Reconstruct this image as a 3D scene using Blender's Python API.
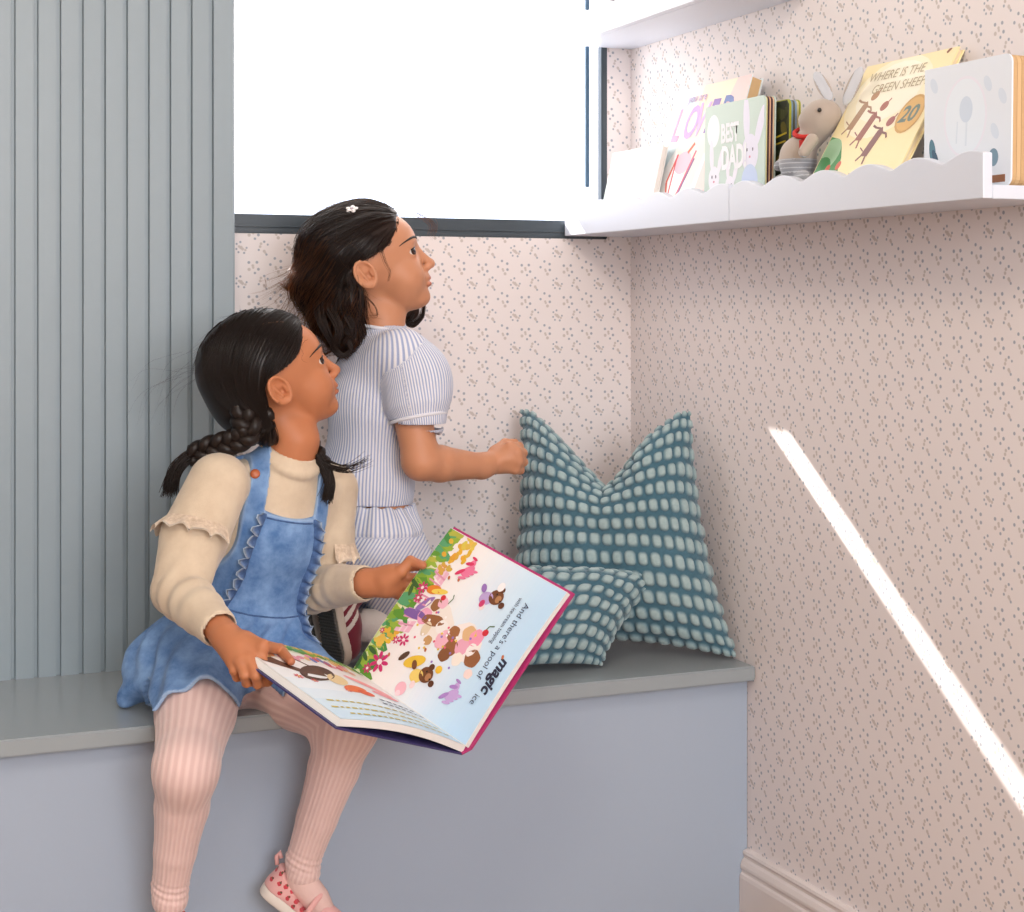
import bpy, bmesh, math, random
import numpy as np
from mathutils import Vector, Matrix, Euler

for _o in list(bpy.data.objects):
    bpy.data.objects.remove(_o)
SC = bpy.context.scene
COL = SC.collection
R_ = math.radians
rng = np.random.default_rng(7)
random.seed(7)

# ------------------------------------------------------------------ camera
CAM_H, YAW, FPX = 1.09, R_(23.1), 1665.0
SY, CY = math.sin(YAW), math.cos(YAW)
cd = bpy.data.cameras.new('camera')
cd.sensor_fit = 'HORIZONTAL'
cd.sensor_width = 36.0
cd.lens = FPX / 1024 * 36
cd.shift_y = -151 / 1024
cd.clip_start = 0.02
cam = bpy.data.objects.new('camera', cd)
cam.location = (0, 0, CAM_H)
cam.rotation_euler = (R_(90), 0, -YAW)
COL.objects.link(cam)
SC.camera = cam

# ------------------------------------------------------------------ world, lights, exposure
W = bpy.data.worlds.new('world')
SC.world = W
W.use_nodes = True
bg = W.node_tree.nodes['Background']
bg.inputs[0].default_value = (0.80, 0.86, 1.0, 1)
bg.inputs[1].default_value = 3.0

SUN_K, SUN_S = 0.315, 0.735            # sun ray direction: (k, -1, -s)
sd = bpy.data.lights.new('sun', 'SUN')
sd.energy = 20.0
sd.angle = R_(0.6)
sd.color = (1.0, 0.93, 0.84)
sun = bpy.data.objects.new('sun', sd)
sun.rotation_euler = Vector((SUN_K, -1, -SUN_S)).to_track_quat('-Z', 'Y').to_euler()
sun.location = (0, 6, 4)
COL.objects.link(sun)

def area(name, loc, target, size, energy, color):
    l = bpy.data.lights.new(name, 'AREA')
    l.shape = 'RECTANGLE'
    l.size, l.size_y = size
    l.energy = energy
    l.color = color
    o = bpy.data.objects.new(name, l)
    o.location = loc
    o.rotation_euler = (Vector(target) - Vector(loc)).to_track_quat('-Z', 'Y').to_euler()
    COL.objects.link(o)
    return o
# daylight from the room's other window, behind and right of the camera
area('room_window_light', (0.55, -1.9, 1.7), (0.8, 2.8, 0.8), (1.8, 1.5), 88, (0.985, 0.98, 1.0))
# warm ceiling lamp over the left part of the room
area('ceiling_lamp', (0.0, 0.7, 2.5), (0.35, 2.3, 0.6), (0.6, 0.6), 22, (1.0, 0.86, 0.72))

SC.view_settings.view_transform = 'Standard'
SC.view_settings.look = 'None'
SC.view_settings.gamma = 1
SC.view_settings.use_curve_mapping = False
SC.view_settings.exposure = 0.0

# ------------------------------------------------------------------ measuring helpers
def ray(px, py):
    u = (px - 512) / FPX
    v = (305 - py) / FPX
    return np.array([SY + u * CY, CY - u * SY, v])
CAMP = np.array([0, 0, CAM_H])
def atY(px, py, Y):
    r = ray(px, py)
    return CAMP + r * (Y / r[1])
def atX(px, py, X):
    r = ray(px, py)
    return CAMP + r * (X / r[0])
def atZ(px, py, Z):
    r = ray(px, py)
    return CAMP + r * ((Z - CAM_H) / r[2])
def atD(px, py, D):
    return CAMP + ray(px, py) * D

# ------------------------------------------------------------------ materials
def srgb(r, g, b):
    f = lambda c: (c / 255 / 12.92) if c / 255 <= 0.04045 else ((c / 255 + 0.055) / 1.055) ** 2.4
    return (f(r), f(g), f(b), 1)
def nmat(name):
    m = bpy.data.materials.new(name)
    m.use_nodes = True
    nt = m.node_tree
    b = nt.nodes['Principled BSDF']
    return m, nt, b
def N(nt, t, **kw):
    n = nt.nodes.new(t)
    for k, v in kw.items():
        setattr(n, k, v)
    return n
def L(nt, a, b):
    nt.links.new(a, b)
def noise_bump(nt, b, scale, strength, dist=0.002, detail=4, coord='Object', stretch=None):
    tc = N(nt, 'ShaderNodeTexCoord')
    src = tc.outputs[coord]
    if stretch:
        mp = N(nt, 'ShaderNodeMapping')
        mp.inputs['Scale'].default_value = stretch
        L(nt, src, mp.inputs['Vector'])
        src = mp.outputs[0]
    nz = N(nt, 'ShaderNodeTexNoise')
    nz.inputs['Scale'].default_value = scale
    nz.inputs['Detail'].default_value = detail
    L(nt, src, nz.inputs['Vector'])
    bp = N(nt, 'ShaderNodeBump')
    bp.inputs['Strength'].default_value = strength
    bp.inputs['Distance'].default_value = dist
    L(nt, nz.outputs['Fac'], bp.inputs['Height'])
    L(nt, bp.outputs[0], b.inputs['Normal'])
    return nz, bp
def mix_color(nt, fac, c1, c2):
    mx = N(nt, 'ShaderNodeMix', data_type='RGBA')
    if hasattr(fac, 'is_linked'):
        L(nt, fac, mx.inputs[0])
    else:
        mx.inputs[0].default_value = fac
    for i, c in ((6, c1), (7, c2)):
        if hasattr(c, 'is_linked'):
            L(nt, c, mx.inputs[i])
        else:
            mx.inputs[i].default_value = c
    return mx.outputs[2]
def paint(name, col, rough=0.5, bump=0.0, bscale=60, var=0.0, spec=0.5):
    m, nt, b = nmat(name)
    b.inputs['Base Color'].default_value = col
    b.inputs['Roughness'].default_value = rough
    b.inputs['Specular IOR Level'].default_value = spec
    if bump or var:
        nz, bp = noise_bump(nt, b, bscale, bump)
        if var:
            c2 = tuple(c * (1 - var) for c in col[:3]) + (1,)
            L(nt, mix_color(nt, nz.outputs['Fac'], col, c2), b.inputs['Base Color'])
    return m
def math_(nt, op, a, b_=None, c=None):
    n = N(nt, 'ShaderNodeMath', operation=op)
    for i, v in enumerate((a, b_, c)):
        if v is None:
            continue
        if hasattr(v, 'is_linked'):
            L(nt, v, n.inputs[i])
        else:
            n.inputs[i].default_value = v
    return n.outputs[0]

# ------------------------------------------------------------------ object helpers
def tag(o, label=None, cat=None, group=None, kind=None):
    if label: o['label'] = label
    if cat: o['category'] = cat
    if group: o['group'] = group
    if kind: o['kind'] = kind
    return o
def thing(name, label, cat, loc=(0, 0, 0), rz=0.0, group=None):
    o = bpy.data.objects.new(name, None)
    o.empty_display_size = 0.05
    o.location = loc
    o.rotation_euler = (0, 0, rz)
    COL.objects.link(o)
    return tag(o, label, cat, group)
def link_mesh(name, me, mat, parent=None, smooth=False, world=True):
    """world=True: vertices are world coordinates; kept in place under the parent."""
    o = bpy.data.objects.new(name, me)
    if mat is not None:
        for mm in (mat if isinstance(mat, (list, tuple)) else [mat]):
            me.materials.append(mm)
    if smooth:
        me.polygons.foreach_set('use_smooth', [True] * len(me.polygons))
    COL.objects.link(o)
    if parent is not None:
        o.parent = parent
        if world:
            o.matrix_parent_inverse = parent_world(parent).inverted()
    return o
def parent_world(p):
    m = p.matrix_basis.copy()
    q = p
    while q.parent is not None:
        m = q.parent.matrix_basis @ q.matrix_parent_inverse @ m if q.parent.parent is None else q.parent.matrix_basis @ q.matrix_parent_inverse @ m
        q = q.parent
    return m
def mesh_np(name, V, F, mat=None, parent=None, smooth=True, attrs=None, world=True, uv=None):
    """V (n,3); F (m,k) or list of index tuples"""
    me = bpy.data.meshes.new(name)
    V = np.asarray(V, dtype=np.float32)
    if isinstance(F, np.ndarray):
        k = F.shape[1]
        me.vertices.add(len(V))
        me.vertices.foreach_set('co', V.ravel())
        me.loops.add(F.size)
        me.loops.foreach_set('vertex_index', F.ravel().astype(np.int32))
        me.polygons.add(len(F))
        me.polygons.foreach_set('loop_start', np.arange(0, F.size, k, dtype=np.int32))
        me.update(calc_edges=True)
    else:
        me.from_pydata(V.tolist(), [], [tuple(int(i) for i in f) for f in F])
        me.update()
    for an, av in (attrs or {}).items():
        av = np.asarray(av, dtype=np.float32)
        if av.ndim == 1:
            at = me.attributes.new(an, 'FLOAT', 'POINT')
            at.data.foreach_set('value', av)
        else:
            at = me.attributes.new(an, 'FLOAT_VECTOR', 'POINT')
            at.data.foreach_set('vector', av[:, :3].ravel())
    return link_mesh(name, me, mat, parent, smooth, world)
class MB:
    """collects primitive shapes into ONE mesh (world coordinates)"""
    def __init__(s):
        s.bm = bmesh.new()
    def box(s, lo, hi, bev=0.0, M=None):
        lo, hi = Vector(lo), Vector(hi)
        r = bmesh.ops.create_cube(s.bm, size=1)
        vs = r['verts']
        for v in vs:
            v.co = Vector(((lo.x + hi.x) / 2 + v.co.x * (hi.x - lo.x), (lo.y + hi.y) / 2 + v.co.y * (hi.y - lo.y), (lo.z + hi.z) / 2 + v.co.z * (hi.z - lo.z)))
        if bev:
            es = list({e for v in vs for e in v.link_edges})
            rr = bmesh.ops.bevel(s.bm, geom=es, offset=bev, segments=2, affect='EDGES')
            vs = list({v for f in rr['faces'] for v in f.verts} | {v for v in vs if v.is_valid})
        if M is not None:
            for v in vs:
                v.co = M @ v.co
        return s
    def prism(s, pts, off):
        """closed polygon pts (3D) extruded by vector off"""
        off = Vector(off)
        a = [s.bm.verts.new(Vector(p)) for p in pts]
        b = [s.bm.verts.new(Vector(p) + off) for p in pts]
        n = len(a)
        s.bm.faces.new(a)
        s.bm.faces.new(b[::-1])
        for i in range(n):
            s.bm.faces.new((a[i], b[i], b[(i + 1) % n], a[(i + 1) % n]))
        return s
    def tube(s, pts, rad, n=8, cap=True):
        pts = [Vector(p) for p in pts]
        rs = rad if hasattr(rad, '__len__') else [rad] * len(pts)
        rings = []
        up = None
        for i, p in enumerate(pts):
            t = (pts[min(i + 1, len(pts) - 1)] - pts[max(i - 1, 0)]).normalized()
            if up is None:
                up = t.orthogonal().normalized()
            up = (up - t * up.dot(t)).normalized()
            sd_ = t.cross(up)
            rings.append([s.bm.verts.new(p + (up * math.cos(a) + sd_ * math.sin(a)) * rs[i]) for a in [2 * math.pi * j / n for j in range(n)]])
        for i in range(len(rings) - 1):
            for j in range(n):
                s.bm.faces.new((rings[i][j], rings[i][(j + 1) % n], rings[i + 1][(j + 1) % n], rings[i + 1][j]))
        if cap:
            s.bm.faces.new(rings[0][::-1])
            s.bm.faces.new(rings[-1])
        return s
    def ell(s, c, r, M=None, seg=16, rings=10):
        res = bmesh.ops.create_uvsphere(s.bm, u_segments=seg, v_segments=rings, radius=1)
        Mx = Matrix.Translation(Vector(c)) @ (M.to_4x4() if M is not None else Matrix.Identity(4)) @ Matrix.Diagonal((r[0], r[1], r[2], 1))
        for v in res['verts']:
            v.co = Mx @ v.co
        return s
    def build(s, name, mat, parent=None, smooth=False):
        bmesh.ops.recalc_face_normals(s.bm, faces=s.bm.faces[:])
        me = bpy.data.meshes.new(name)
        s.bm.to_mesh(me)
        s.bm.free()
        return link_mesh(name, me, mat, parent, smooth)

# ------------------------------------------------------------------ implicit surfaces (smooth organic bodies)
class Field:
    def __init__(s, lo, hi, h):
        s.h = h
        s.lo = np.array(lo, float)
        s.n = np.ceil((np.array(hi) - s.lo) / h).astype(int) + 1
        s.ax = [s.lo[i] + h * np.arange(s.n[i]) for i in range(3)]
        s.F = np.full(s.n, 1.0, np.float32)
    def block(s, lo, hi):
        a = np.clip(np.floor((np.asarray(lo) - s.lo) / s.h).astype(int), 0, s.n)
        b = np.clip(np.ceil((np.asarray(hi) - s.lo) / s.h).astype(int) + 1, 0, s.n)
        if (b <= a).any():
            return None, None
        sl = tuple(slice(a[i], b[i]) for i in range(3))
        X, Y, Z = np.meshgrid(*[s.ax[i][sl[i]].astype(np.float32) for i in range(3)], indexing='ij')
        return sl, (X, Y, Z)
    def apply(s, lo, hi, fn, k=0.0, mode='add'):
        pad = k + 3 * s.h + 0.004
        sl, P = s.block(np.asarray(lo) - pad, np.asarray(hi) + pad)
        if sl is None:
            return s
        d = fn(P)
        A = s.F[sl]
        if mode == 'add':
            if k > 0:
                hh = np.maximum(k - np.abs(A - d), 0) / k
                s.F[sl] = np.minimum(A, d) - hh * hh * k * 0.25
            else:
                s.F[sl] = np.minimum(A, d)
        elif mode == 'sub':
            d = -d
            if k > 0:
                hh = np.maximum(k - np.abs(A - d), 0) / k
                s.F[sl] = np.maximum(A, d) + hh * hh * k * 0.25
            else:
                s.F[sl] = np.maximum(A, d)
        return s
    def cap(s, a, b, ra, rb, k=0.0, mode='add', flat=None):
        a, b = np.asarray(a, float), np.asarray(b, float)
        r = max(ra, rb)
        fn = lambda P: sd_cap(P, a, b, ra, rb)
        return s.apply(np.minimum(a, b) - r, np.maximum(a, b) + r, fn, k, mode)
    def chain(s, pts, rs, k=0.0, mode='add', kin=None):
        for i in range(len(pts) - 1):
            s.cap(pts[i], pts[i + 1], rs[i], rs[i + 1], k if i == 0 or kin is None else kin, mode)
        return s
    def ell(s, c, r, M=None, k=0.0, mode='add'):
        c, r = np.asarray(c, float), np.asarray(r, float)
        M = np.eye(3) if M is None else np.asarray(M)     # columns = axes in world
        ext = np.sqrt(((M * r) ** 2).sum(1))
        fn = lambda P: sd_ell(P, c, r, M)
        return s.apply(c - ext, c + ext, fn, k, mode)
    def mesh(s):
        return surface_nets(s.F, s.lo, s.h)
    def sample(s, Q):
        q = (np.asarray(Q) - s.lo) / s.h
        i = np.clip(np.floor(q).astype(int), 0, s.n - 2)
        f = np.clip(q - i, 0, 1)
        out = 0
        for dx in (0, 1):
            for dy in (0, 1):
                for dz in (0, 1):
                    w = (f[:, 0] if dx else 1 - f[:, 0]) * (f[:, 1] if dy else 1 - f[:, 1]) * (f[:, 2] if dz else 1 - f[:, 2])
                    out = out + w * s.F[i[:, 0] + dx, i[:, 1] + dy, i[:, 2] + dz]
        return out
    def normal(s, Q):
        Q = np.asarray(Q, float)
        e = s.h
        g = np.stack([s.sample(Q + np.eye(3)[i] * e) - s.sample(Q - np.eye(3)[i] * e) for i in range(3)], 1)
        return g / (np.linalg.norm(g, axis=1, keepdims=True) + 1e-9)
    def cast(s, origins, dirs, tmax=0.4, steps=200):
        """first outside->inside... marches from far toward the origin: last surface along +dir"""
        o, d = np.atleast_2d(np.asarray(origins, float)), np.atleast_2d(np.asarray(dirs, float))
        o, d = np.broadcast_arrays(o, d)
        t = np.full(len(o), tmax)
        done = np.zeros(len(o), bool)
        dt = tmax / steps
        for _ in range(steps):
            v = s.sample(o + d * t[:, None])
            done |= v < 0
            t = np.where(done, t, t - dt)
        return o + d * np.maximum(t, 0)[:, None]
def sd_cap(P, a, b, ra, rb):
    X, Y, Z = P
    ab = b - a
    L2 = float(ab @ ab) + 1e-12
    px, py, pz = X - a[0], Y - a[1], Z - a[2]
    t = np.clip((px * ab[0] + py * ab[1] + pz * ab[2]) / L2, 0, 1).astype(np.float32)
    return np.sqrt((px - t * ab[0]) ** 2 + (py - t * ab[1]) ** 2 + (pz - t * ab[2]) ** 2) - (ra + (rb - ra) * t)
def sd_ell(P, c, r, M):
    X, Y, Z = P[0] - c[0], P[1] - c[1], P[2] - c[2]
    q = [X * M[0, i] + Y * M[1, i] + Z * M[2, i] for i in range(3)]
    k0 = np.sqrt(sum((q[i] / r[i]) ** 2 for i in range(3))) + 1e-9
    k1 = np.sqrt(sum((q[i] / r[i] ** 2) ** 2 for i in range(3))) + 1e-9
    return (k0 * (k0 - 1) / k1).astype(np.float32)
def surface_nets(F, lo, h):
    S = F < 0
    c = np.zeros(np.array(F.shape) - 1, np.int8)
    for dx in (0, 1):
        for dy in (0, 1):
            for dz in (0, 1):
                c += S[dx:S.shape[0] - 1 + dx, dy:S.shape[1] - 1 + dy, dz:S.shape[2] - 1 + dz]
    act = (c > 0) & (c < 8)
    idx = np.argwhere(act)
    vid = np.full(act.shape, -1, np.int64)
    vid[act] = np.arange(len(idx))
    cor = np.array([[i, j, k] for i in (0, 1) for j in (0, 1) for k in (0, 1)])
    vals = np.stack([F[idx[:, 0] + o[0], idx[:, 1] + o[1], idx[:, 2] + o[2]] for o in cor], 1)
    acc = np.zeros((len(idx), 3))
    cnt = np.zeros(len(idx))
    for a in range(8):
        for b in range(a + 1, 8):
            if np.abs(cor[a] - cor[b]).sum() != 1:
                continue
            va, vb = vals[:, a], vals[:, b]
            m = (va < 0) != (vb < 0)
            t = np.where(m, va / np.where(m, va - vb, 1), 0)
            p = cor[a] + (cor[b] - cor[a]) * t[:, None]
            acc += p * m[:, None]
            cnt += m
    V = lo + h * (idx + acc / cnt[:, None])
    quads = []
    for ax in range(3):
        o1, o2 = [(1, 2), (2, 0), (0, 1)][ax]
        sl0 = [slice(None)] * 3
        sl1 = [slice(None)] * 3
        sl0[ax] = slice(0, -1)
        sl1[ax] = slice(1, None)
        A, B = S[tuple(sl0)], S[tuple(sl1)]
        e = np.argwhere(A != B)
        ok = (e[:, o1] > 0) & (e[:, o2] > 0) & (e[:, o1] < F.shape[o1] - 1) & (e[:, o2] < F.shape[o2] - 1)
        e = e[ok]
        ins = A[e[:, 0], e[:, 1], e[:, 2]]
        def vv(d1, d2):
            q = e.copy()
            q[:, o1] -= d1
            q[:, o2] -= d2
            return vid[q[:, 0], q[:, 1], q[:, 2]]
        q = np.stack([vv(1, 1), vv(0, 1), vv(0, 0), vv(1, 0)], 1)
        q[~ins] = q[~ins][:, ::-1]
        quads.append(q)
    return V, np.concatenate(quads)
def relax(V, F, it=1, lam=0.5):
    """light Laplacian smoothing of a quad mesh"""
    for _ in range(it):
        acc = np.zeros_like(V)
        cnt = np.zeros(len(V))
        for a, b in ((0, 1), (1, 2), (2, 3), (3, 0)):
            np.add.at(acc, F[:, a], V[F[:, b]])
            np.add.at(acc, F[:, b], V[F[:, a]])
            np.add.at(cnt, F[:, a], 1)
            np.add.at(cnt, F[:, b], 1)
        V = V + lam * (acc / np.maximum(cnt, 1)[:, None] - V)
    return V
def unit(v):
    v = np.asarray(v, float)
    return v / np.linalg.norm(v)
def frame(fwd, up):
    """columns: forward, left, up"""
    f = unit(fwd)
    l = unit(np.cross(up, f))
    return np.stack([f, l, np.cross(f, l)], 1)
def spline(pts, n):
    """Catmull-Rom through pts -> n points"""
    P = np.asarray(pts, float)
    P = np.vstack([2 * P[0] - P[1], P, 2 * P[-1] - P[-2]])
    m = len(P) - 3
    t = np.linspace(0, m - 1e-6, n)
    i = t.astype(int)
    f = (t - i)[:, None]
    p0, p1, p2, p3 = P[i], P[i + 1], P[i + 2], P[i + 3]
    return 0.5 * (2 * p1 + (p2 - p0) * f + (2 * p0 - 5 * p1 + 4 * p2 - p3) * f ** 2 + (3 * p1 - p0 - 3 * p2 + p3) * f ** 3)
# ================================================================== ROOM
XR, YB, YF = 1.556, 3.03, 2.545          # right wall, back wall, bench front edge
ZB = 0.45                                # bench top
YP = 2.95                                # fluted panel face
XP = atY(235, 300, YP)[0]                # its right end

def wallpaper(name, axis, sign):
    m, nt, b = nmat(name)
    tc = N(nt, 'ShaderNodeTexCoord')
    sp = N(nt, 'ShaderNodeSeparateXYZ')
    L(nt, tc.outputs['Object'], sp.inputs[0])
    s = 0.000235                          # metres per measuring unit
    TW, TH = 391.0, 271.0
    u = math_(nt, 'MULTIPLY', sp.outputs[axis], sign / s)
    v = math_(nt, 'MULTIPLY', sp.outputs[2], -1 / s)
    u = math_(nt, 'FLOORED_MODULO', u, TW)
    v = math_(nt, 'FLOORED_MODULO', v, TH)
    cb = N(nt, 'ShaderNodeCombineXYZ')
    L(nt, u, cb.inputs[0]); L(nt, v, cb.inputs[1])
    # gentle wobble so that the sprigs look printed by hand
    dark = [(148, 245, 14), (213, 243, 14), (225, 298, 14), (197, 328, 12),
            (358, 211, 13), (406, 233, 14), (322, 260, 13), (408, 283, 14),
            (80, 85, 11), (50, 100, 10), (48, 140, 10), (65, 165, 10), (110, 170, 11), (130, 130, 10),
            (272, 80, 12), (300, 102, 10), (228, 145, 11), (290, 181, 11)]
    light = [(180, 270, 10), (183, 285, 9), (150, 300, 12), (365, 280, 9), (370, 292, 9), (386, 318, 12),
             (85, 128, 13), (98, 140, 11), (246, 96, 10), (239, 119, 10), (272, 155, 11), (280, 166, 9), (120, 148, 9), (70, 120, 9)]
    def dots(lst):
        acc = None
        for (x, y, r) in lst:
            d = N(nt, 'ShaderNodeVectorMath', operation='DISTANCE')
            L(nt, cb.outputs[0], d.inputs[0])
            d.inputs[1].default_value = (x - 33, y - 70, 0)
            w = math_(nt, 'SUBTRACT', r * (0.82 if lst is dark else 1.10), d.outputs['Value'])
            acc = w if acc is None else math_(nt, 'MAXIMUM', acc, w)
        n = N(nt, 'ShaderNodeMapRange')
        n.inputs[1].default_value = -2.5
        n.inputs[2].default_value = 2.5
        L(nt, acc, n.inputs[0])
        return n.outputs[0]
    nz = N(nt, 'ShaderNodeTexNoise')
    nz.inputs['Scale'].default_value = 3.0
    L(nt, tc.outputs['Object'], nz.inputs['Vector'])
    base = mix_color(nt, nz.outputs['Fac'], srgb(238, 230, 229), srgb(234, 225, 223))
    c = mix_color(nt, math_(nt, 'MULTIPLY', dots(light), 0.75), base, srgb(192, 180, 173))
    c = mix_color(nt, math_(nt, 'MULTIPLY', dots(dark), 0.80), c, srgb(142, 152, 166))
    L(nt, c, b.inputs['Base Color'])
    b.inputs['Roughness'].default_value = 0.75
    b.inputs['Specular IOR Level'].default_value = 0.3
    return m

PAPER_B = wallpaper('floral_wallpaper_back', 0, 1.0)
PAPER_R = wallpaper('floral_wallpaper_right', 1, -1.0)
GREY_BLUE = paint('grey_blue_paint', srgb(143, 157, 165), 0.42, 0.03, 300)
BENCH_PAINT = paint('pale_blue_grey_paint', srgb(164, 177, 194), 0.45, 0.03, 300)
BENCH_TOP = paint('bench_top_paint', srgb(150, 158, 162), 0.22, 0.02, 200)
WHITE = paint('white_satin_paint', srgb(218, 223, 234), 0.35, 0.02, 200)
SKIRT_WHITE = paint('skirting_paint', srgb(228, 218, 214), 0.4)
PLASTER = paint('ceiling_plaster', srgb(235, 232, 228), 0.9, 0.1, 80)
FRAME = paint('dark_anodised_frame', srgb(62, 72, 80), 0.35, 0.05, 400)
def wood_floor():
    m, nt, b = nmat('oak_floorboards')
    tc = N(nt, 'ShaderNodeTexCoord')
    mp = N(nt, 'ShaderNodeMapping')
    mp.inputs['Scale'].default_value = (1, 9, 1)
    L(nt, tc.outputs['Object'], mp.inputs[0])
    nz = N(nt, 'ShaderNodeTexNoise'); nz.inputs['Scale'].default_value = 5; nz.inputs['Detail'].default_value = 8
    L(nt, mp.outputs[0], nz.inputs['Vector'])
    br = N(nt, 'ShaderNodeTexBrick')
    br.inputs['Scale'].default_value = 1.0
    br.inputs['Brick Width'].default_value = 1.4
    br.inputs['Row Height'].default_value = 0.14
    br.inputs['Mortar Size'].default_value = 0.002
    br.inputs['Color1'].default_value = srgb(176, 140, 104)
    br.inputs['Color2'].default_value = srgb(158, 122, 88)
    br.inputs['Mortar'].default_value = srgb(70, 50, 35)
    L(nt, tc.outputs['Object'], br.inputs['Vector'])
    L(nt, mix_color(nt, math_(nt, 'MULTIPLY', nz.outputs['Fac'], 0.5), br.outputs['Color'], srgb(120, 88, 60)), b.inputs['Base Color'])
    b.inputs['Roughness'].default_value = 0.4
    return m

def struct(o, label, cat):
    return tag(o, label, cat, kind='structure')
X0, Y0, ZC = -1.9, -2.2, 2.6
# floor and ceiling
struct(MB().box((X0, Y0, -0.1), (XR + 0.12, YB + 0.3, 0)).build('floor', wood_floor()), 'oak board floor below the bench', 'floor')
struct(MB().box((X0, Y0, ZC), (XR + 0.12, YB + 0.3, ZC + 0.1)).build('ceiling', PLASTER), 'white ceiling over the reading nook', 'ceiling')
struct(MB().box((XR, Y0, 0), (XR + 0.12, YB + 0.3, ZC)).build('wall_right', PAPER_R), 'right wall papered with small grey sprigs on pale pink white', 'wall')
struct(MB().box((X0 - 0.12, Y0, 0), (X0, YB + 0.3, ZC)).build('wall_far_left', PLASTER), 'plain left wall of the room', 'wall')
struct(MB().box((X0 - 0.12, Y0 - 0.12, 0), (XR + 0.12, Y0, ZC)).build('wall_front', PLASTER), 'plain wall behind the camera', 'wall')
# back wall with the window opening
WX0, WX1, WZ0, WZ1 = 0.30, 1.502, 1.223, 2.3
mb = MB()
mb.box((X0, YB, 0), (XR, YB + 0.2, WZ0)).box((X0, YB, WZ1), (XR, YB + 0.2, ZC))
mb.box((X0, YB, WZ0), (WX0, YB + 0.2, WZ1)).box((WX1, YB, WZ0), (XR, YB + 0.2, WZ1))
struct(mb.build('wall_back', PAPER_B), 'back wall below the window papered with small grey sprigs', 'wall')
# window frame
win = thing('window_1', 'wide window with a dark frame above the bench', 'window', ((WX0 + WX1) / 2, YB, WZ0))
tag(win, kind='structure')
mb = MB()
f0, f1 = YB - 0.002, YB + 0.09
mb.box((WX0, f0, WZ0), (WX1, f1, WZ0 + 0.036), 0.002).box((WX0, f0, WZ1 - 0.04), (WX1, f1, WZ1), 0.002)
mb.box((WX0, f0, WZ0), (WX0 + 0.036, f1, WZ1), 0.002).box((WX1 - 0.013, f0, WZ0), (WX1, f0 + 0.02, WZ1), 0.002)
mb.box((WX0, f0 - 0.004, WZ0 + 0.012), (WX1, f0 + 0.01, WZ0 + 0.016), 0.0005)
mb.build('window_frame', FRAME, win)
mb = MB().box((WX1 - 0.046, f0 + 0.004, WZ0 + 0.105), (WX1 - 0.038, f0 + 0.012, WZ1 - 0.03), 0.001)
mb.build('blind_side_channel', paint('blue_grey_channel', srgb(70, 100, 125), 0.4), win)
m, nt, b = nmat('window_glass')
gl = N(nt, 'ShaderNodeBsdfTransparent'); gl.inputs[0].default_value = (0.97, 0.98, 1, 1)
gs = N(nt, 'ShaderNodeBsdfGlossy'); gs.inputs['Roughness'].default_value = 0.02
mx = N(nt, 'ShaderNodeMixShader'); mx.inputs[0].default_value = 0.05
L(nt, gl.outputs[0], mx.inputs[1]); L(nt, gs.outputs[0], mx.inputs[2])
L(nt, mx.outputs[0], nt.nodes['Material Output'].inputs['Surface'])
MB().box((WX0 + 0.02, YB + 0.088, WZ0 + 0.02), (WX1 - 0.006, YB + 0.092, WZ1 - 0.02)).build('window_pane', m, win)
# opaque blind, emission stands in for sun through the cloth, drawn down to just above the sill
m, nt, b = nmat('glowing_blind_fabric')
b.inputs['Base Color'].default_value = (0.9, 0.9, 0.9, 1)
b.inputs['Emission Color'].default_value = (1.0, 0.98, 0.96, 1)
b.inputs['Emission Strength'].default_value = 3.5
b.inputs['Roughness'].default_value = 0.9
BL0 = WZ0 + 0.095
blind = thing('roller_blind', 'white self-glowing roller blind drawn down over the window', 'blind', ((WX0 + WX1) / 2, YB + 0.012, BL0))
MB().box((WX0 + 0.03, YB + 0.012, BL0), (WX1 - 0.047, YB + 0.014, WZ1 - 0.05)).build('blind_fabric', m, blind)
MB().tube([(WX0 + 0.03, YB + 0.035, WZ1 - 0.06), (WX1 - 0.047, YB + 0.035, WZ1 - 0.06)], 0.018, 16).build('roller_tube', WHITE, blind)

# fluted panelling on the left
mb = MB()
pitch = 22.0
xs = [XP - 0.042]
pts = [(XP, YP), (XP - 0.0385, YP)]
# wide battens with chamfer and a narrow recessed flute between them
flute, bat = 0.0085, 0.0295
x = XP - 0.0385
prof = [(XP, YB - 0.001), (XP, YP + 0.003), (XP - 0.003, YP), (x, YP)]
while x > X0:
    prof += [(x - 0.0012, YP + 0.009), (x - flute + 0.0012, YP + 0.009), (x - flute, YP), (x - flute - bat, YP)]
    x -= flute + bat
prof += [(x, YB - 0.001)]
mb.prism([(p[0], p[1], ZB) for p in prof], (0, 0, ZC - ZB))
struct(mb.build('wall_left', GREY_BLUE), 'grey blue fluted batten panelling left of the window', 'wall panelling')

# bench
bench = thing('window_bench', 'long grey blue painted window bench under the window', 'bench', (0.2, YF + 0.2, 0))
MB().box((X0, YF, ZB - 0.026), (XR - 0.001, YB - 0.001, ZB), 0.0025).build('bench_top', [BENCH_TOP], bench)
MB().box((X0, YF + 0.028, 0.001), (XR - 0.001, YF + 0.046, ZB - 0.0265), 0.001).build('front_panel', BENCH_PAINT, bench)
MB().box((X0, YF + 0.0465, 0.001), (XR - 0.001, YB - 0.001, ZB - 0.0265)).build('carcass', BENCH_PAINT, bench)

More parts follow.
